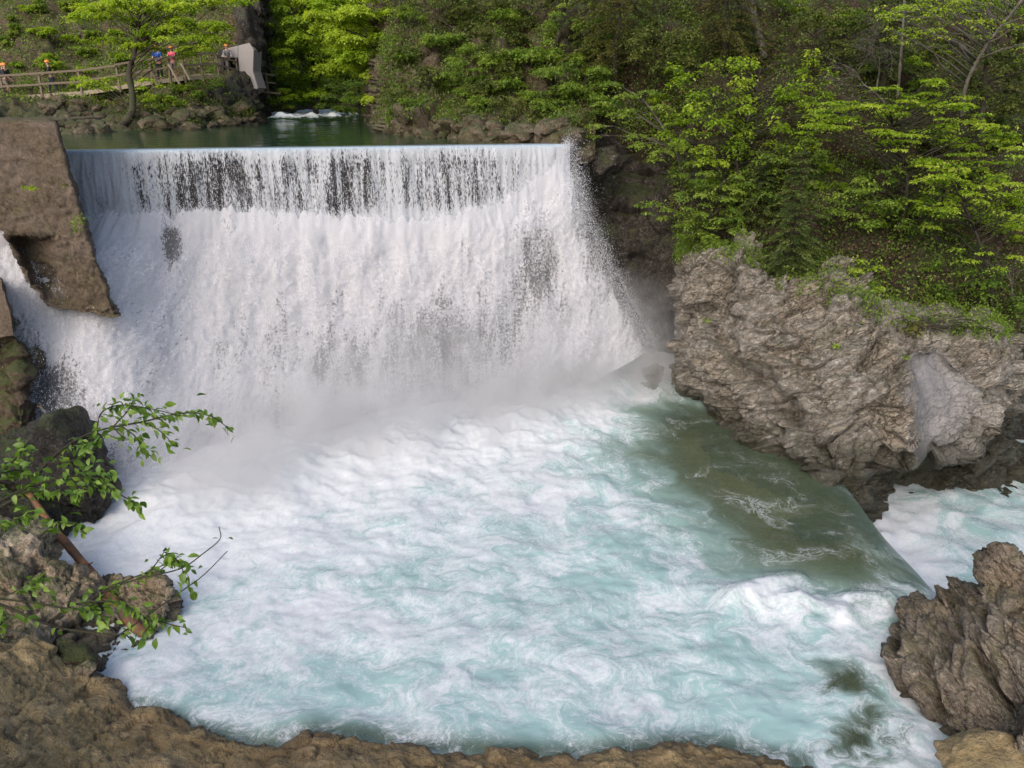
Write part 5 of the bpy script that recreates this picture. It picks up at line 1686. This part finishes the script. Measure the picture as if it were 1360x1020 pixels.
for a, b_ in zip(E[:-1], E[1:]):
    wpart('edge_beam', [(a + A([0, -.05, -.10]), b_ + A([0, -.05, -.10]), .10, .22)], m_wood2)
    wpart('joist', [(a + A([0, 1.1, -.16]), b_ + A([0, 1.1, -.16]), .12, .2)])


def post_at(p, h=1.15, lean=(0, 0, 0), w_=.11):
    wpart('post', [(p + A([0, -.1, -.35]), p + A([0, -.1, h]) + A(lean), w_, w_, (0, 1, 0))])


def at_px(px):
    q = along(E, 0.02)
    x_, y_, _ = project(q)
    return q[np.argmin(np.abs(x_ - px))]


posts1 = [-40, 8, 57, 110, 160, 203]
posts2 = [227, 247, 270, 291]
for p in posts1 + posts2 + [305, 317]:
    post_at(at_px(p), lean=(rgw.normal(0, .03), 0, 0))
for lst, hs in ((posts1, (1.12, .55)), ([203, 227, 247], (1.12, .55)), ([247, 270, 291], (1.18, .6)), ([291, 305, 317], (1.0, .5))):
    for a, b_ in zip(lst[:-1], lst[1:]):
        for h in hs:
            wpart('rail', [(at_px(a) + A([0, -.18, h]), at_px(b_) + A([0, -.18, h + rgw.normal(0, .02)]), .07, .11)], m_wood if h > .8 else m_wood)
wpart('brace', [(at_px(229) + A([0, -.25, .75]), at_px(229) + A([.75, -.9, -.35]), .08, .10)], m_wood2)
wpart('brace', [(at_px(245) + A([0, -.25, .7]), at_px(245) + A([.6, -.8, -.2]), .08, .10)], m_wood2)
wpart('brace', [(at_px(206) + A([-.1, -.25, .7]), at_px(206) + A([.45, -.7, -.3]), .08, .10)])
# rail past the portal
b0 = W(337, 118, 54.5)
rail2 = empty('railing', b0)
tag(rail2, 'short dark wooden railing leaving the far side of the grey portal', 'railing')
for nm, p, q in (('post', b0 - A([0, 0, .4]), b0 + A([0, 0, 1.1])), ('post', b0 + A([.75, .6, -.6]), b0 + A([.75, .6, 1.0])), ('rail', b0 + A([-.3, 0, 1.05]), b0 + A([1.2, .9, .85])), ('rail', b0 + A([-.3, 0, .55]), b0 + A([1.2, .9, .35])), ('deck', b0 + A([-.5, .3, -.1]), b0 + A([1.3, 1.2, -.3]))):
    mb = MB()
    mb.bar(p, q, .10 if nm != 'deck' else 1.0, .10, (0, 1, 0) if nm == 'post' else (0, 0, 1))
    under(mb.build(nm, m_wood), rail2)

# stone footing under the walkway
portal = empty('tunnel_portal', W(318, 122, 52))
tag(portal, 'grey concrete tunnel portal with a dark doorway at the end of the walkway', 'tunnel portal')


def extrude(poly, y_, th, mat, name, parent):
    front = A([W(a, b_, y_) for a, b_ in poly])
    backv = front + A([0.15, th, 0])
    n = len(poly)
    bm = bmesh.new()
    vf = [bm.verts.new(v) for v in front]
    vb = [bm.verts.new(v) for v in backv]
    bm.faces.new(vf)
    bm.faces.new(vb[::-1])
    for k in range(n):
        bm.faces.new([vf[k], vb[k], vb[(k + 1) % n], vf[(k + 1) % n]])
    bmesh.ops.recalc_face_normals(bm, faces=bm.faces)
    bmesh.ops.bevel(bm, geom=list(bm.edges), offset=0.02, segments=1, affect='EDGES')
    me = bpy.data.meshes.new(name)
    bm.to_mesh(me); bm.free()
    me.materials.append(mat)
    o_ = bpy.data.objects.new(name, me)
    COL.objects.link(o_)
    under(o_, parent)
    return o_


extrude([(316.3, 60.5), (331, 57), (337, 66), (336, 95), (343, 117), (334, 125), (322.5, 124), (318.5, 101), (316.3, 77)], 52.0, 1.2, m_port, 'side_wall', portal)
extrude([(293, 76), (299, 65), (316, 60.6), (316, 77), (303, 76.5)], 52.0, 1.2, m_port, 'lintel', portal)
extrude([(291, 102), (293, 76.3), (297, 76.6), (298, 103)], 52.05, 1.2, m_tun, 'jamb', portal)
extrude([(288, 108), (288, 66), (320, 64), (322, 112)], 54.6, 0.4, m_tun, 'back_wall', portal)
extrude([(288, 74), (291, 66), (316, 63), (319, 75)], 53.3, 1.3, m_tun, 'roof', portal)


def cloth(name, c, rough=0.85):
    return plain(name, c, rough, 0.2, 30, 0.004)


m_skin = plain('skin', (0.42, 0.24, 0.17), 0.55, 0.08, 20, 0.002)
m_helm = plain('helmet_orange', (0.72, 0.22, 0.025), 0.35, 0.04, 5, 0.0)
m_blk = cloth('black_cloth', (0.018, 0.018, 0.022))
m_blue = cloth('blue_cloth', (0.02, 0.10, 0.45))
m_pink = cloth('pink_cloth', (0.70, 0.10, 0.18))
m_gry = cloth('grey_cloth', (0.16, 0.16, 0.165))
m_denim = cloth('dark_cloth', (0.03, 0.035, 0.05))
m_short = cloth('khaki_cloth', (0.28, 0.24, 0.20))
m_shoe = plain('shoe', (0.10, 0.09, 0.085), 0.7, 0.2)
m_hair = plain('hair', (0.05, 0.03, 0.018), 0.6, 0.3, 60, 0.004)
m_eye = plain('eye', (0.015, 0.012, 0.01), 0.3, 0.0)
m_wht = cloth('white_cloth', (0.6, 0.6, 0.6))


def skin_mesh(name, chains, mat, parent, sub=1):
    """chains: list of lists of (x,y,z,r); a chain whose first vertex repeats an earlier vertex joins it"""
    vs, rs_, es, idx = [], [], [], {}
    for ch in chains:
        prev = None
        for (x, y, z, r) in ch:
            k = (round(x, 4), round(y, 4), round(z, 4))
            if k not in idx:
                idx[k] = len(vs); vs.append((x, y, z)); rs_.append(r)
            i = idx[k]
            if prev is not None and prev != i:
                es.append((prev, i))
            prev = i
    me = bpy.data.meshes.new(name)
    me.from_pydata(vs, es, [])
    o_ = bpy.data.objects.new(name, me)
    COL.objects.link(o_)
    o_.parent = parent
    md = o_.modifiers.new('skin', 'SKIN')
    md.use_smooth_shade = True
    lay = me.skin_vertices[0] if me.skin_vertices else None
    if lay is None:
        bm = bmesh.new(); bm.from_mesh(me)
        bm.verts.layers.skin.verify(); bm.to_mesh(me); bm.free()
        lay = me.skin_vertices[0]
    for i, r in enumerate(rs_):
        rr2 = r if isinstance(r, tuple) else (r, r)
        lay.data[i].radius = rr2
        lay.data[i].use_root = (i == 0)
    sb = o_.modifiers.new('sub', 'SUBSURF')
    sb.levels = sub
    sb.render_levels = sub
    me.materials.append(mat)
    return o_


def person(label, base, rz, top, legs, stride=0.12, shorts=False, arms=((.30, .05), (.30, .05)), sleeves=0.5, hgt=1.72, pack=None, bend=0.0, look=0.0, hair=False):
    """facing -Y before rotation; arms: (elbow bend forward, hand forward) per side"""
    root = empty('person', base, rz)
    tag(root, label, 'person')
    root.scale = (hgt / 1.72,) * 3
    hip = (0, 0, .92)
    sh_z = 1.42
    bx = -bend
    chest = (0, bx * .6, 1.25)
    neck = (0, bx * .9, 1.48)
    head0 = (0, bx - .01, 1.555)
    body = [[(0, 0, .92, (.15, .11)), (0, bx * .3, 1.08, (.135, .10)), (*chest, (.165, .115)), (0, bx * .8, 1.40, (.12, .085)), (*neck, .055), (*head0, .075), (0, bx - .015 - look * .02, 1.64, .092), (0, bx - .01, 1.715, .062)]]
    feet = {}
    hands = {}
    for s_, st_ in ((-1, stride), (1, -stride)):
        kn = (s_ * .095, -st_ * .55 - .03, .50)
        an = (s_ * .10, -st_, .09)
        body.append([(0, 0, .92, (.15, .11)), (s_ * .095, 0, .84, .095), (*kn, .062), (s_ * .098, -st_ * .85 + .01, .30, .058), (*an, .042), (s_ * .105, -st_ - .14, .03, .036)])
        feet[s_] = an
    for (s_, (eb, hf)) in zip((-1, 1), arms):
        shd = (s_ * .185, bx * .8, 1.40)
        el = (s_ * .235, bx * .8 - eb * .35 + .03, 1.13)
        ang = hf
        wr = (s_ * .20, el[1] - .23 * math.sin(ang * 1.6) - .02, 1.13 - .23 * math.cos(ang * 1.6))
        dv = Vector(wr) - Vector(el); dv.normalize()
        palm = Vector(wr) + dv * .07
        body.append([(0, bx * .8, 1.40, (.12, .085)), (*shd, .058), (*el, .042), (*wr, .028), (*palm, (.034, .017))])
        sv = Vector((1, 0, 0))
        for k, (off, ln) in enumerate(((-.026, .062), (-.009, .072), (.009, .068), (.026, .052))):
            b1 = palm + sv * off + dv * .02
            b2 = b1 + dv * ln * .5 + Vector((0, -.006, 0))
            b3 = b2 + dv * ln * .5 + Vector((0, -.014, 0))
            body.append([(*palm, (.034, .017)), (*b1, .0095), (*b2, .009), (*b3, .0075)])
        t1 = Vector(wr) + dv * .035 + Vector((-s_ * .032, -.012, 0))
        body.append([(*wr, .028), (*t1, .011), (*(t1 + dv * .035 + Vector((-s_ * .008, -.01, 0))), .008)])
        hands[s_] = (shd, el, wr)
    # nose on the face side
    body.append([(0, bx - .015 - look * .02, 1.64, .092), (0, bx - .118, 1.632, .014)])
    bod = skin_mesh('body', body, m_skin, root)
    # shirt
    ch = [[(0, 0, .90, (.165, .122)), (0, bx * .3, 1.08, (.152, .115)), (*chest, (.182, .13)), (0, bx * .8, 1.40, (.135, .098)), (0, bx * .86, 1.45, .075)]]
    for s_ in (-1, 1):
        shd, el, wr = hands[s_]
        e1 = Vector(shd).lerp(Vector(el), min(1, sleeves * 1.6))
        c_ = [(0, bx * .8, 1.40, (.135, .098)), (*shd, .075), (*e1, .062)]
        if sleeves > .7:
            c_.append((*Vector(el).lerp(Vector(wr), .9), .043))
        ch.append(c_)
    skin_mesh('shirt', ch, top, root)
    ch = []
    for s_, st_ in ((-1, stride), (1, -stride)):
        kn = (s_ * .095, -st_ * .55 - .03, .50)
        c_ = [(0, 0, .93, (.165, .125)), (s_ * .098, 0, .82, .112), (*Vector((s_ * .098, 0, .82)).lerp(Vector(kn), .75), .092)]
        if not shorts:
            c_ += [(*kn, .082), (s_ * .098, -st_ * .85 + .01, .30, .074), (s_ * .10, -st_, .11, .062)]
        ch.append(c_)
    skin_mesh('trousers' if not shorts else 'shorts', ch, legs, root)
    for s_ in (-1, 1):
        a = feet[s_]
        skin_mesh('shoe', [[(a[0], a[1] + .05, .05, .05), (a[0], a[1] - .06, .05, .05), (a[0] + s_ * .008, a[1] - .17, .035, .038)]], m_shoe, root)
    # helmet with rim
    bm = bmesh.new()
    bmesh.ops.create_uvsphere(bm, u_segments=20, v_segments=12, radius=1)
    bmesh.ops.delete(bm, geom=[v for v in bm.verts if v.co.z < -0.15], context='VERTS')
    for v in bm.verts:
        if v.co.z < -0.05:
            v.co.x *= 1.08; v.co.y *= 1.10
        v.co.x *= .128; v.co.y *= .148; v.co.z *= .135
    me = bpy.data.meshes.new('helmet')
    bm.to_mesh(me); bm.free()
    for p in me.polygons:
        p.use_smooth = True
    me.materials.append(m_helm)
    o_ = bpy.data.objects.new('helmet', me)
    COL.objects.link(o_)
    o_.parent = root
    o_.location = (0, bx - .01, 1.675)
    for s_ in (-1, 1):
        mb = MB()
        mb.tube(A([[s_ * .034, bx - .104, 1.648], [s_ * .034, bx - .112, 1.648]]), [.011, .007], 8)
        e_ = mb.build('eye', m_eye, bod, sm=True)
    if hair:
        skin_mesh('hair', [[(0, bx + .05, 1.66, .075), (0, bx + .085, 1.56, .06), (0, bx + .11, 1.44, .04), (0, bx + .115, 1.34, .02)]], m_hair, bod)
    if pack:
        skin_mesh('backpack', [[(0, bx * .6 + .17, 1.05, (.12, .07)), (0, bx * .6 + .18, 1.22, (.14, .085)), (0, bx * .7 + .15, 1.40, (.11, .06))]], pack, root)
    return root


def stand(px, off=0.6):
    return at_px(px) + A([0, off, 0.035])


person('person in black jacket and orange helmet walking at the far edge of the frame', stand(7, .45), 1.3, m_blk, m_short, .2, True, ((.5, .6), (.2, .3)), .95, pack=m_blk, bend=.05)
person('person in orange helmet half hidden behind the walker at the edge of the frame', stand(-2, .95), 1.2, m_denim, m_short, -.18, True, ((.3, .4), (.2, .3)), .95)
person('person in dark clothes and orange helmet alone on the walkway', stand(66, .5), -1.0, m_blk, m_denim, .2, False, ((.4, .7), (.35, .7)), .95, bend=.04)
person('person in a bright blue shirt leaning on the walkway rail', stand(210, .42), 0.25, m_blue, m_denim, .04, False, ((.5, .7), (.5, .9)), .5, hgt=1.76, bend=.08)
person('person in a pink top and shorts beside the blue shirt', stand(229, .42), -0.1, m_pink, m_short, .05, True, ((.6, .9), (.6, .9)), .35, hgt=1.64, hair=True)
person('person in grey jacket stepping out of the dark portal doorway', stand(301, .5), 0.5, m_gry, m_denim, .15, False, ((.5, .8), (.5, .9)), .95, bend=.12)

# ---- stones along the shores
SG = []
for k in range(5):
    SG.append(boulder('stone', (0, 0, -50), (.30, .24, .17), 100 + k, m_bank, None, sub=3, nplanes=8, rough=.05))
for o_ in SG:
    COL.objects.unlink(o_)


def stones(poly, surf, n, seed, label, group, s=(.5, 1.6), mat=None):
    rgb = np.random.RandomState(seed)
    poly = A(poly, dtype=float)
    lo, hi = poly.min(0), poly.max(0)
    c = 0
    while c < n:
        q = lo + rgb.rand(2) * (hi - lo)
        if poly_sd(poly, q[None])[0] > 0:
            continue
        p, nn_ = surf.at(*q)
        o_ = SG[rgb.randint(5)].copy()
        COL.objects.link(o_)
        o_.name = 'stone'
        o_.location = p + nn_ * .02
        o_.rotation_euler = (rgb.normal(0, .2), rgb.normal(0, .2), rgb.rand() * 6.28)
        k = rgb.uniform(*s)
        o_.scale = (k, k, k * rgb.uniform(.7, 1.2))
        tag(o_, label, 'stone', group)
        c += 1


stones([(60, 140), (90, 130), (135, 140), (150, 165), (120, 178), (75, 176)], S_LB, 70, 1, 'grey brown stone lying on the stony shore below the walkway', 'stones on the shore below the walkway', (.5, 1.7))
stones([(160, 165), (180, 150), (330, 140), (350, 160), (250, 172)], S_LB, 45, 2, 'mossy brown stone at the foot of the ledge below the portal', 'stones at the foot of the ledge', (.6, 2.2))
stones([(515, 180), (530, 150), (700, 165), (770, 170), (765, 190), (700, 188), (600, 184)], S_RB, 75, 3, 'weathered stone at the water edge behind the dam crest', 'stones at the water edge behind the dam', (.6, 2.0))
stones([(365, 152), (380, 143), (480, 146), (510, 156), (440, 152)], S_FA, 30, 4, 'pale stone on the far shore beside the rapids', 'stones on the far shore', (1.0, 2.6))

# ================================================================== FOREGROUND LOG AND LEAFY BRANCHES
m_log = NT('peeled_log')
P = m_log.scale(m_log.pos(), (1, 1, 1))
nz = m_log.noise(P, 5, 5, .6)
lc = m_log.mix(m_log.ramp(m_log.noise(P, 1.8, 4, .6), .42, .58), (0.085, 0.045, 0.022), (0.30, 0.135, 0.045))
lc = m_log.mix(nz, A((0.07, 0.035, 0.02)), lc)
m_log = m_log.done(m_log.bsdf(**{'Base Color': lc, 'Roughness': .7, 'Normal': m_log.bump(nz, .02, .8)}))
lg = empty('fallen_log', WZ(192, 843, .55))
tag(lg, 'orange brown peeled log leaning across the pale rock to the water', 'log')
q = A([W(38, 655, 17.2), W(70, 700, 16.3), W(105, 742, 15.5), W(140, 785, 14.6), W(165, 815, 14.0), W(196, 848, 13.5)])
mb = MB()
mb.tube(catmull(q, 30), np.linspace(.075, .15, 30), 12, .12, np.random.RandomState(2))
under(mb.build('trunk', m_log, sm=True), lg)
for k, (t, e) in enumerate(((.45, (.25, -.1, .18)), (.7, (-.2, -.1, .15)))):
    mb = MB()
    p = catmull(q, 30)[int(t * 29)]
    mb.tube(A([p, p + A(e)]), [.03, .018], 6)
    under(mb.build('stub', m_log, sm=True), lg)

m_fleaf = NT('broad_leaf')
oi = m_fleaf.n('ObjectInfo')
cr = m_fleaf.n('ValToRGB', {0: oi.outputs['Random']})
el = cr.color_ramp.elements
el[0].color = (0.07, 0.15, 0.016, 1); el[1].color = (0.22, 0.34, 0.04, 1)
vn = m_fleaf.noise(m_fleaf.n('TexCoord').outputs['Object'], 60, 2)
dcol = m_fleaf.mix(m_fleaf.math('MULTIPLY', vn, .3), cr.outputs[0], (0.03, 0.07, 0.01))
d_ = m_fleaf.bsdf(**{'Base Color': dcol, 'Roughness': .42})
t_ = m_fleaf.n('BsdfTranslucent', {'Color': m_fleaf.n('HueSaturation', {'Color': cr.outputs[0], 'Value': 1.6}).outputs[0]})
m_fleaf = m_fleaf.done(m_fleaf.n('MixShader', {0: .4, 1: d_.outputs[0], 2: t_.outputs[0]}))


def leaf_shape(name, L=.06, Wd=.028):
    rows_ = [(0, 0), (.12, .35), (.3, .85), (.5, 1), (.72, .72), (.9, .28), (1, 0)]
    V, F = [], []
    for t, w_ in rows_:
        z_ = -.10 * L * (2 * t - .7) ** 2
        V += [(-w_ * Wd * .5, t * L, z_ + w_ * Wd * .16), (0, t * L, z_), (w_ * Wd * .5, t * L, z_ + w_ * Wd * .16)]
    for k in range(len(rows_) - 1):
        a = 3 * k
        F += [(a, a + 1, a + 4, a + 3), (a + 1, a + 2, a + 5, a + 4)]
    me = bpy.data.meshes.new(name)
    me.from_pydata(V, [], F)
    for p in me.polygons:
        p.use_smooth = True
    me.materials.append(m_fleaf)
    return me


LEAVES = [leaf_shape('leaf', .062, .030), leaf_shape('leaf', .052, .024), leaf_shape('leaf', .070, .036)]


def leafy_branch(label, twigs, depth, seed, dens, stem_r=(.012, .003), mat=None, only=None):
    """twigs: list of (pixel polyline, depth offset, leaf yes/no); a leaf is an object of its own"""
    rgb = np.random.RandomState(seed)
    P0 = WD(twigs[0][0][0][0], twigs[0][0][0][1], depth)
    root = empty('leafy_branch', P0)
    tag(root, label, 'branch')
    n = 0
    for (pl, dz, lf, r0) in twigs:
        K = len(pl)
        pts = A([WD(a, b_, depth + dz * (k / (K - 1)) + 0.03 * math.sin(k * 2.3 + seed)) for k, (a, b_) in enumerate(pl)])
        cv = catmull(pts, 6 * K)
        mb = MB()
        mb.tube(cv, np.linspace(r0, .0022, len(cv)), 6)
        under(mb.build('stem', mat or m_bark, sm=True), root)
        if not lf:
            continue
        ln = np.linalg.norm(np.diff(cv, axis=0), axis=1).sum()
        cnt = int(ln * dens * lf * 1.35)
        for k in range(cnt):
            t = rgb.uniform(.12, 1.0)
            i = min(int(t * (len(cv) - 1)), len(cv) - 2)
            p = cv[i] + (cv[i + 1] - cv[i]) * rgb.rand()
            d = cv[i + 1] - cv[i]
            d = d / np.linalg.norm(d)
            if rgb.rand() < .6:            # leaf on a short side shoot
                p = p + rgb.normal(0, .028, 3)
            dirv = Vector(d * .7 + rgb.normal(0, .6, 3) + A([0, 0, -.45]))
            qn = dirv.to_track_quat('Y', 'Z')
            o_ = bpy.data.objects.new('leaf', LEAVES[rgb.randint(3)])
            COL.objects.link(o_)
            o_.parent = root
            o_.location = Vector(p - P0)
            o_.rotation_mode = 'QUATERNION'
            from mathutils import Quaternion
            o_.rotation_quaternion = qn @ Quaternion((0, 1, 0), rgb.normal(0, .6))
            s_ = rgb.uniform(.55, 1.0)
            o_.scale = (s_, s_, s_)
            n += 1
    return root


leafy_branch('leafy green branch reaching out in front of the white water and black boulder', [
    ([(-30, 690), (30, 655), (62, 615), (105, 582), (150, 567), (190, 560)], .1, .35, .012),
    ([(150, 567), (190, 560), (240, 549), (278, 552), (308, 572)], .15, 1.1, .006),
    ([(128, 574), (135, 548), (160, 538), (195, 542), (240, 552)], .1, 1.4, .004),
    ([(150, 567), (170, 545), (178, 528)], .1, 1.0, .004),
    ([(160, 565), (180, 580), (192, 598), (200, 606)], -.1, 1.3, .004),
    ([(190, 560), (212, 572), (232, 592)], 0, 1.2, .004),
    ([(150, 567), (165, 585), (140, 578), (125, 592)], -.1, 1.3, .004),
    ([(62, 615), (95, 612), (115, 598), (112, 592)], -.1, 1.2, .004)], 4.2, 3, 62)
leafy_branch('bright leaf cluster on thin stems at the edge before the dark rocks', [
    ([(-40, 650), (0, 628), (25, 604), (34, 592)], 0, 2.0, .008),
    ([(0, 628), (30, 625), (55, 640)], .1, 2.6, .004),
    ([(-40, 690), (20, 655), (60, 640), (100, 632), (130, 640), (165, 660), (184, 672)], .1, 1.5, .008),
    ([(20, 655), (60, 652), (95, 655), (110, 662)], 0, 1.6, .004),
    ([(-40, 700), (20, 690), (40, 680)], 0, 1.6, .004),
    ([(100, 632), (128, 622), (150, 640)], 0, 1.5, .004),
    ([(50, 715), (70, 700), (95, 695), (112, 708)], 0, 1.8, .004)], 3.9, 5, 60)
leafy_branch('dark thin branch with scattered leaves over the pale rock and the log', [
    ([(-40, 790), (40, 800), (110, 808), (150, 780), (190, 766), (212, 742), (220, 728)], .1, .5, .006),
    ([(-40, 798), (0, 803), (50, 824), (90, 836), (150, 843), (166, 842), (179, 858)], 0, .25, .010),
    ([(62, 828), (95, 805), (118, 798), (150, 778), (200, 758), (235, 742)], .1, .6, .006),
    ([(186, 768), (240, 755), (270, 735), (292, 716), (291, 700)], .1, 0.05, .004),
    ([(160, 842), (195, 818), (240, 786), (270, 764), (302, 732)], .1, .12, .004),
    ([(205, 762), (235, 745), (245, 765), (255, 790)], 0, 1.3, .003),
    ([(212, 742), (228, 735), (240, 755)], 0, 1.6, .003),
    ([(195, 818), (222, 828), (248, 834)], 0, 1.3, .003),
    ([(118, 798), (150, 800), (178, 810), (198, 828), (190, 842)], -.1, 1.7, .004),
    ([(110, 808), (130, 815), (140, 828)], -.1, 1.6, .003),
    ([(10, 790), (45, 775), (60, 762)], -.1, 1.2, .003)], 4.0, 7, 56)
leafy_branch('single bright leaf tuft at the very edge above the ochre slab', [([(-40, 840), (-5, 832), (8, 822)], 0, 2.0, .004)], 3.7, 9, 60)

# small plants on the pier and the outcrop
m_fern = m_mid


def tuft(label, surfp, r, n, seed, mat, leaf=.07, droop=.3, cat='plant'):
    rgb = np.random.RandomState(seed)
    root = empty('small_plant', surfp)
    tag(root, label, cat)
    out = [pad_leaves(rgb, A([0, -.05, .05]) + rgb.normal(0, r * .4, 3), r, n // 3, .3, droop, leaf, (.4, 1.0)) for _ in range(3)]
    leafmesh('foliage', *[np.concatenate([q[i] for q in out]) for i in range(6)], mat, root)
    mb = MB()
    for k in range(4):
        e = rgb.normal(0, r * .5, 3)
        mb.tube(A([[0, .08, -.02], e * .6, e]), [.006, .004, .003], 4)
    mb.build('stem', m_bark, root, sm=True)
    return root


tuft('yellow green tuft growing from a crack in the concrete pier', W(42, 250, 20.95), .14, 90, 1, m_lime)
tuft('drooping green plant on the waterside edge of the concrete pier', W(106, 285, 20.7), .22, 130, 2, m_mid, .06, .8)
tuft('small leafy plant low on the edge of the pier', W(100, 305, 20.7), .12, 60, 3, m_mid, .06, .6)
tuft('moss clump on the upper edge of the pier', W(85, 245, 20.9), .14, 120, 4, m_olive, .04, .5)
tuft('small bright plant on the bare face of the outcrop', W(1110, 462, 22.3), .10, 60, 5, m_lime)
tuft('small green plant above the pale hollow of the outcrop', W(1202, 474, 21.9), .12, 60, 6, m_mid)
tuft('little green plant on the lower left face of the outcrop', W(938, 425, 25.7), .12, 60, 7, m_mid)
tuft('green fern bunch at the crest of the outcrop rim', W(1040, 388, 25.0), .2, 120, 8, m_mid)
tuft('grass tuft hanging over the rim below the bush', W(1215, 430, 24.0), .3, 200, 9, m_olive, .12, .9)
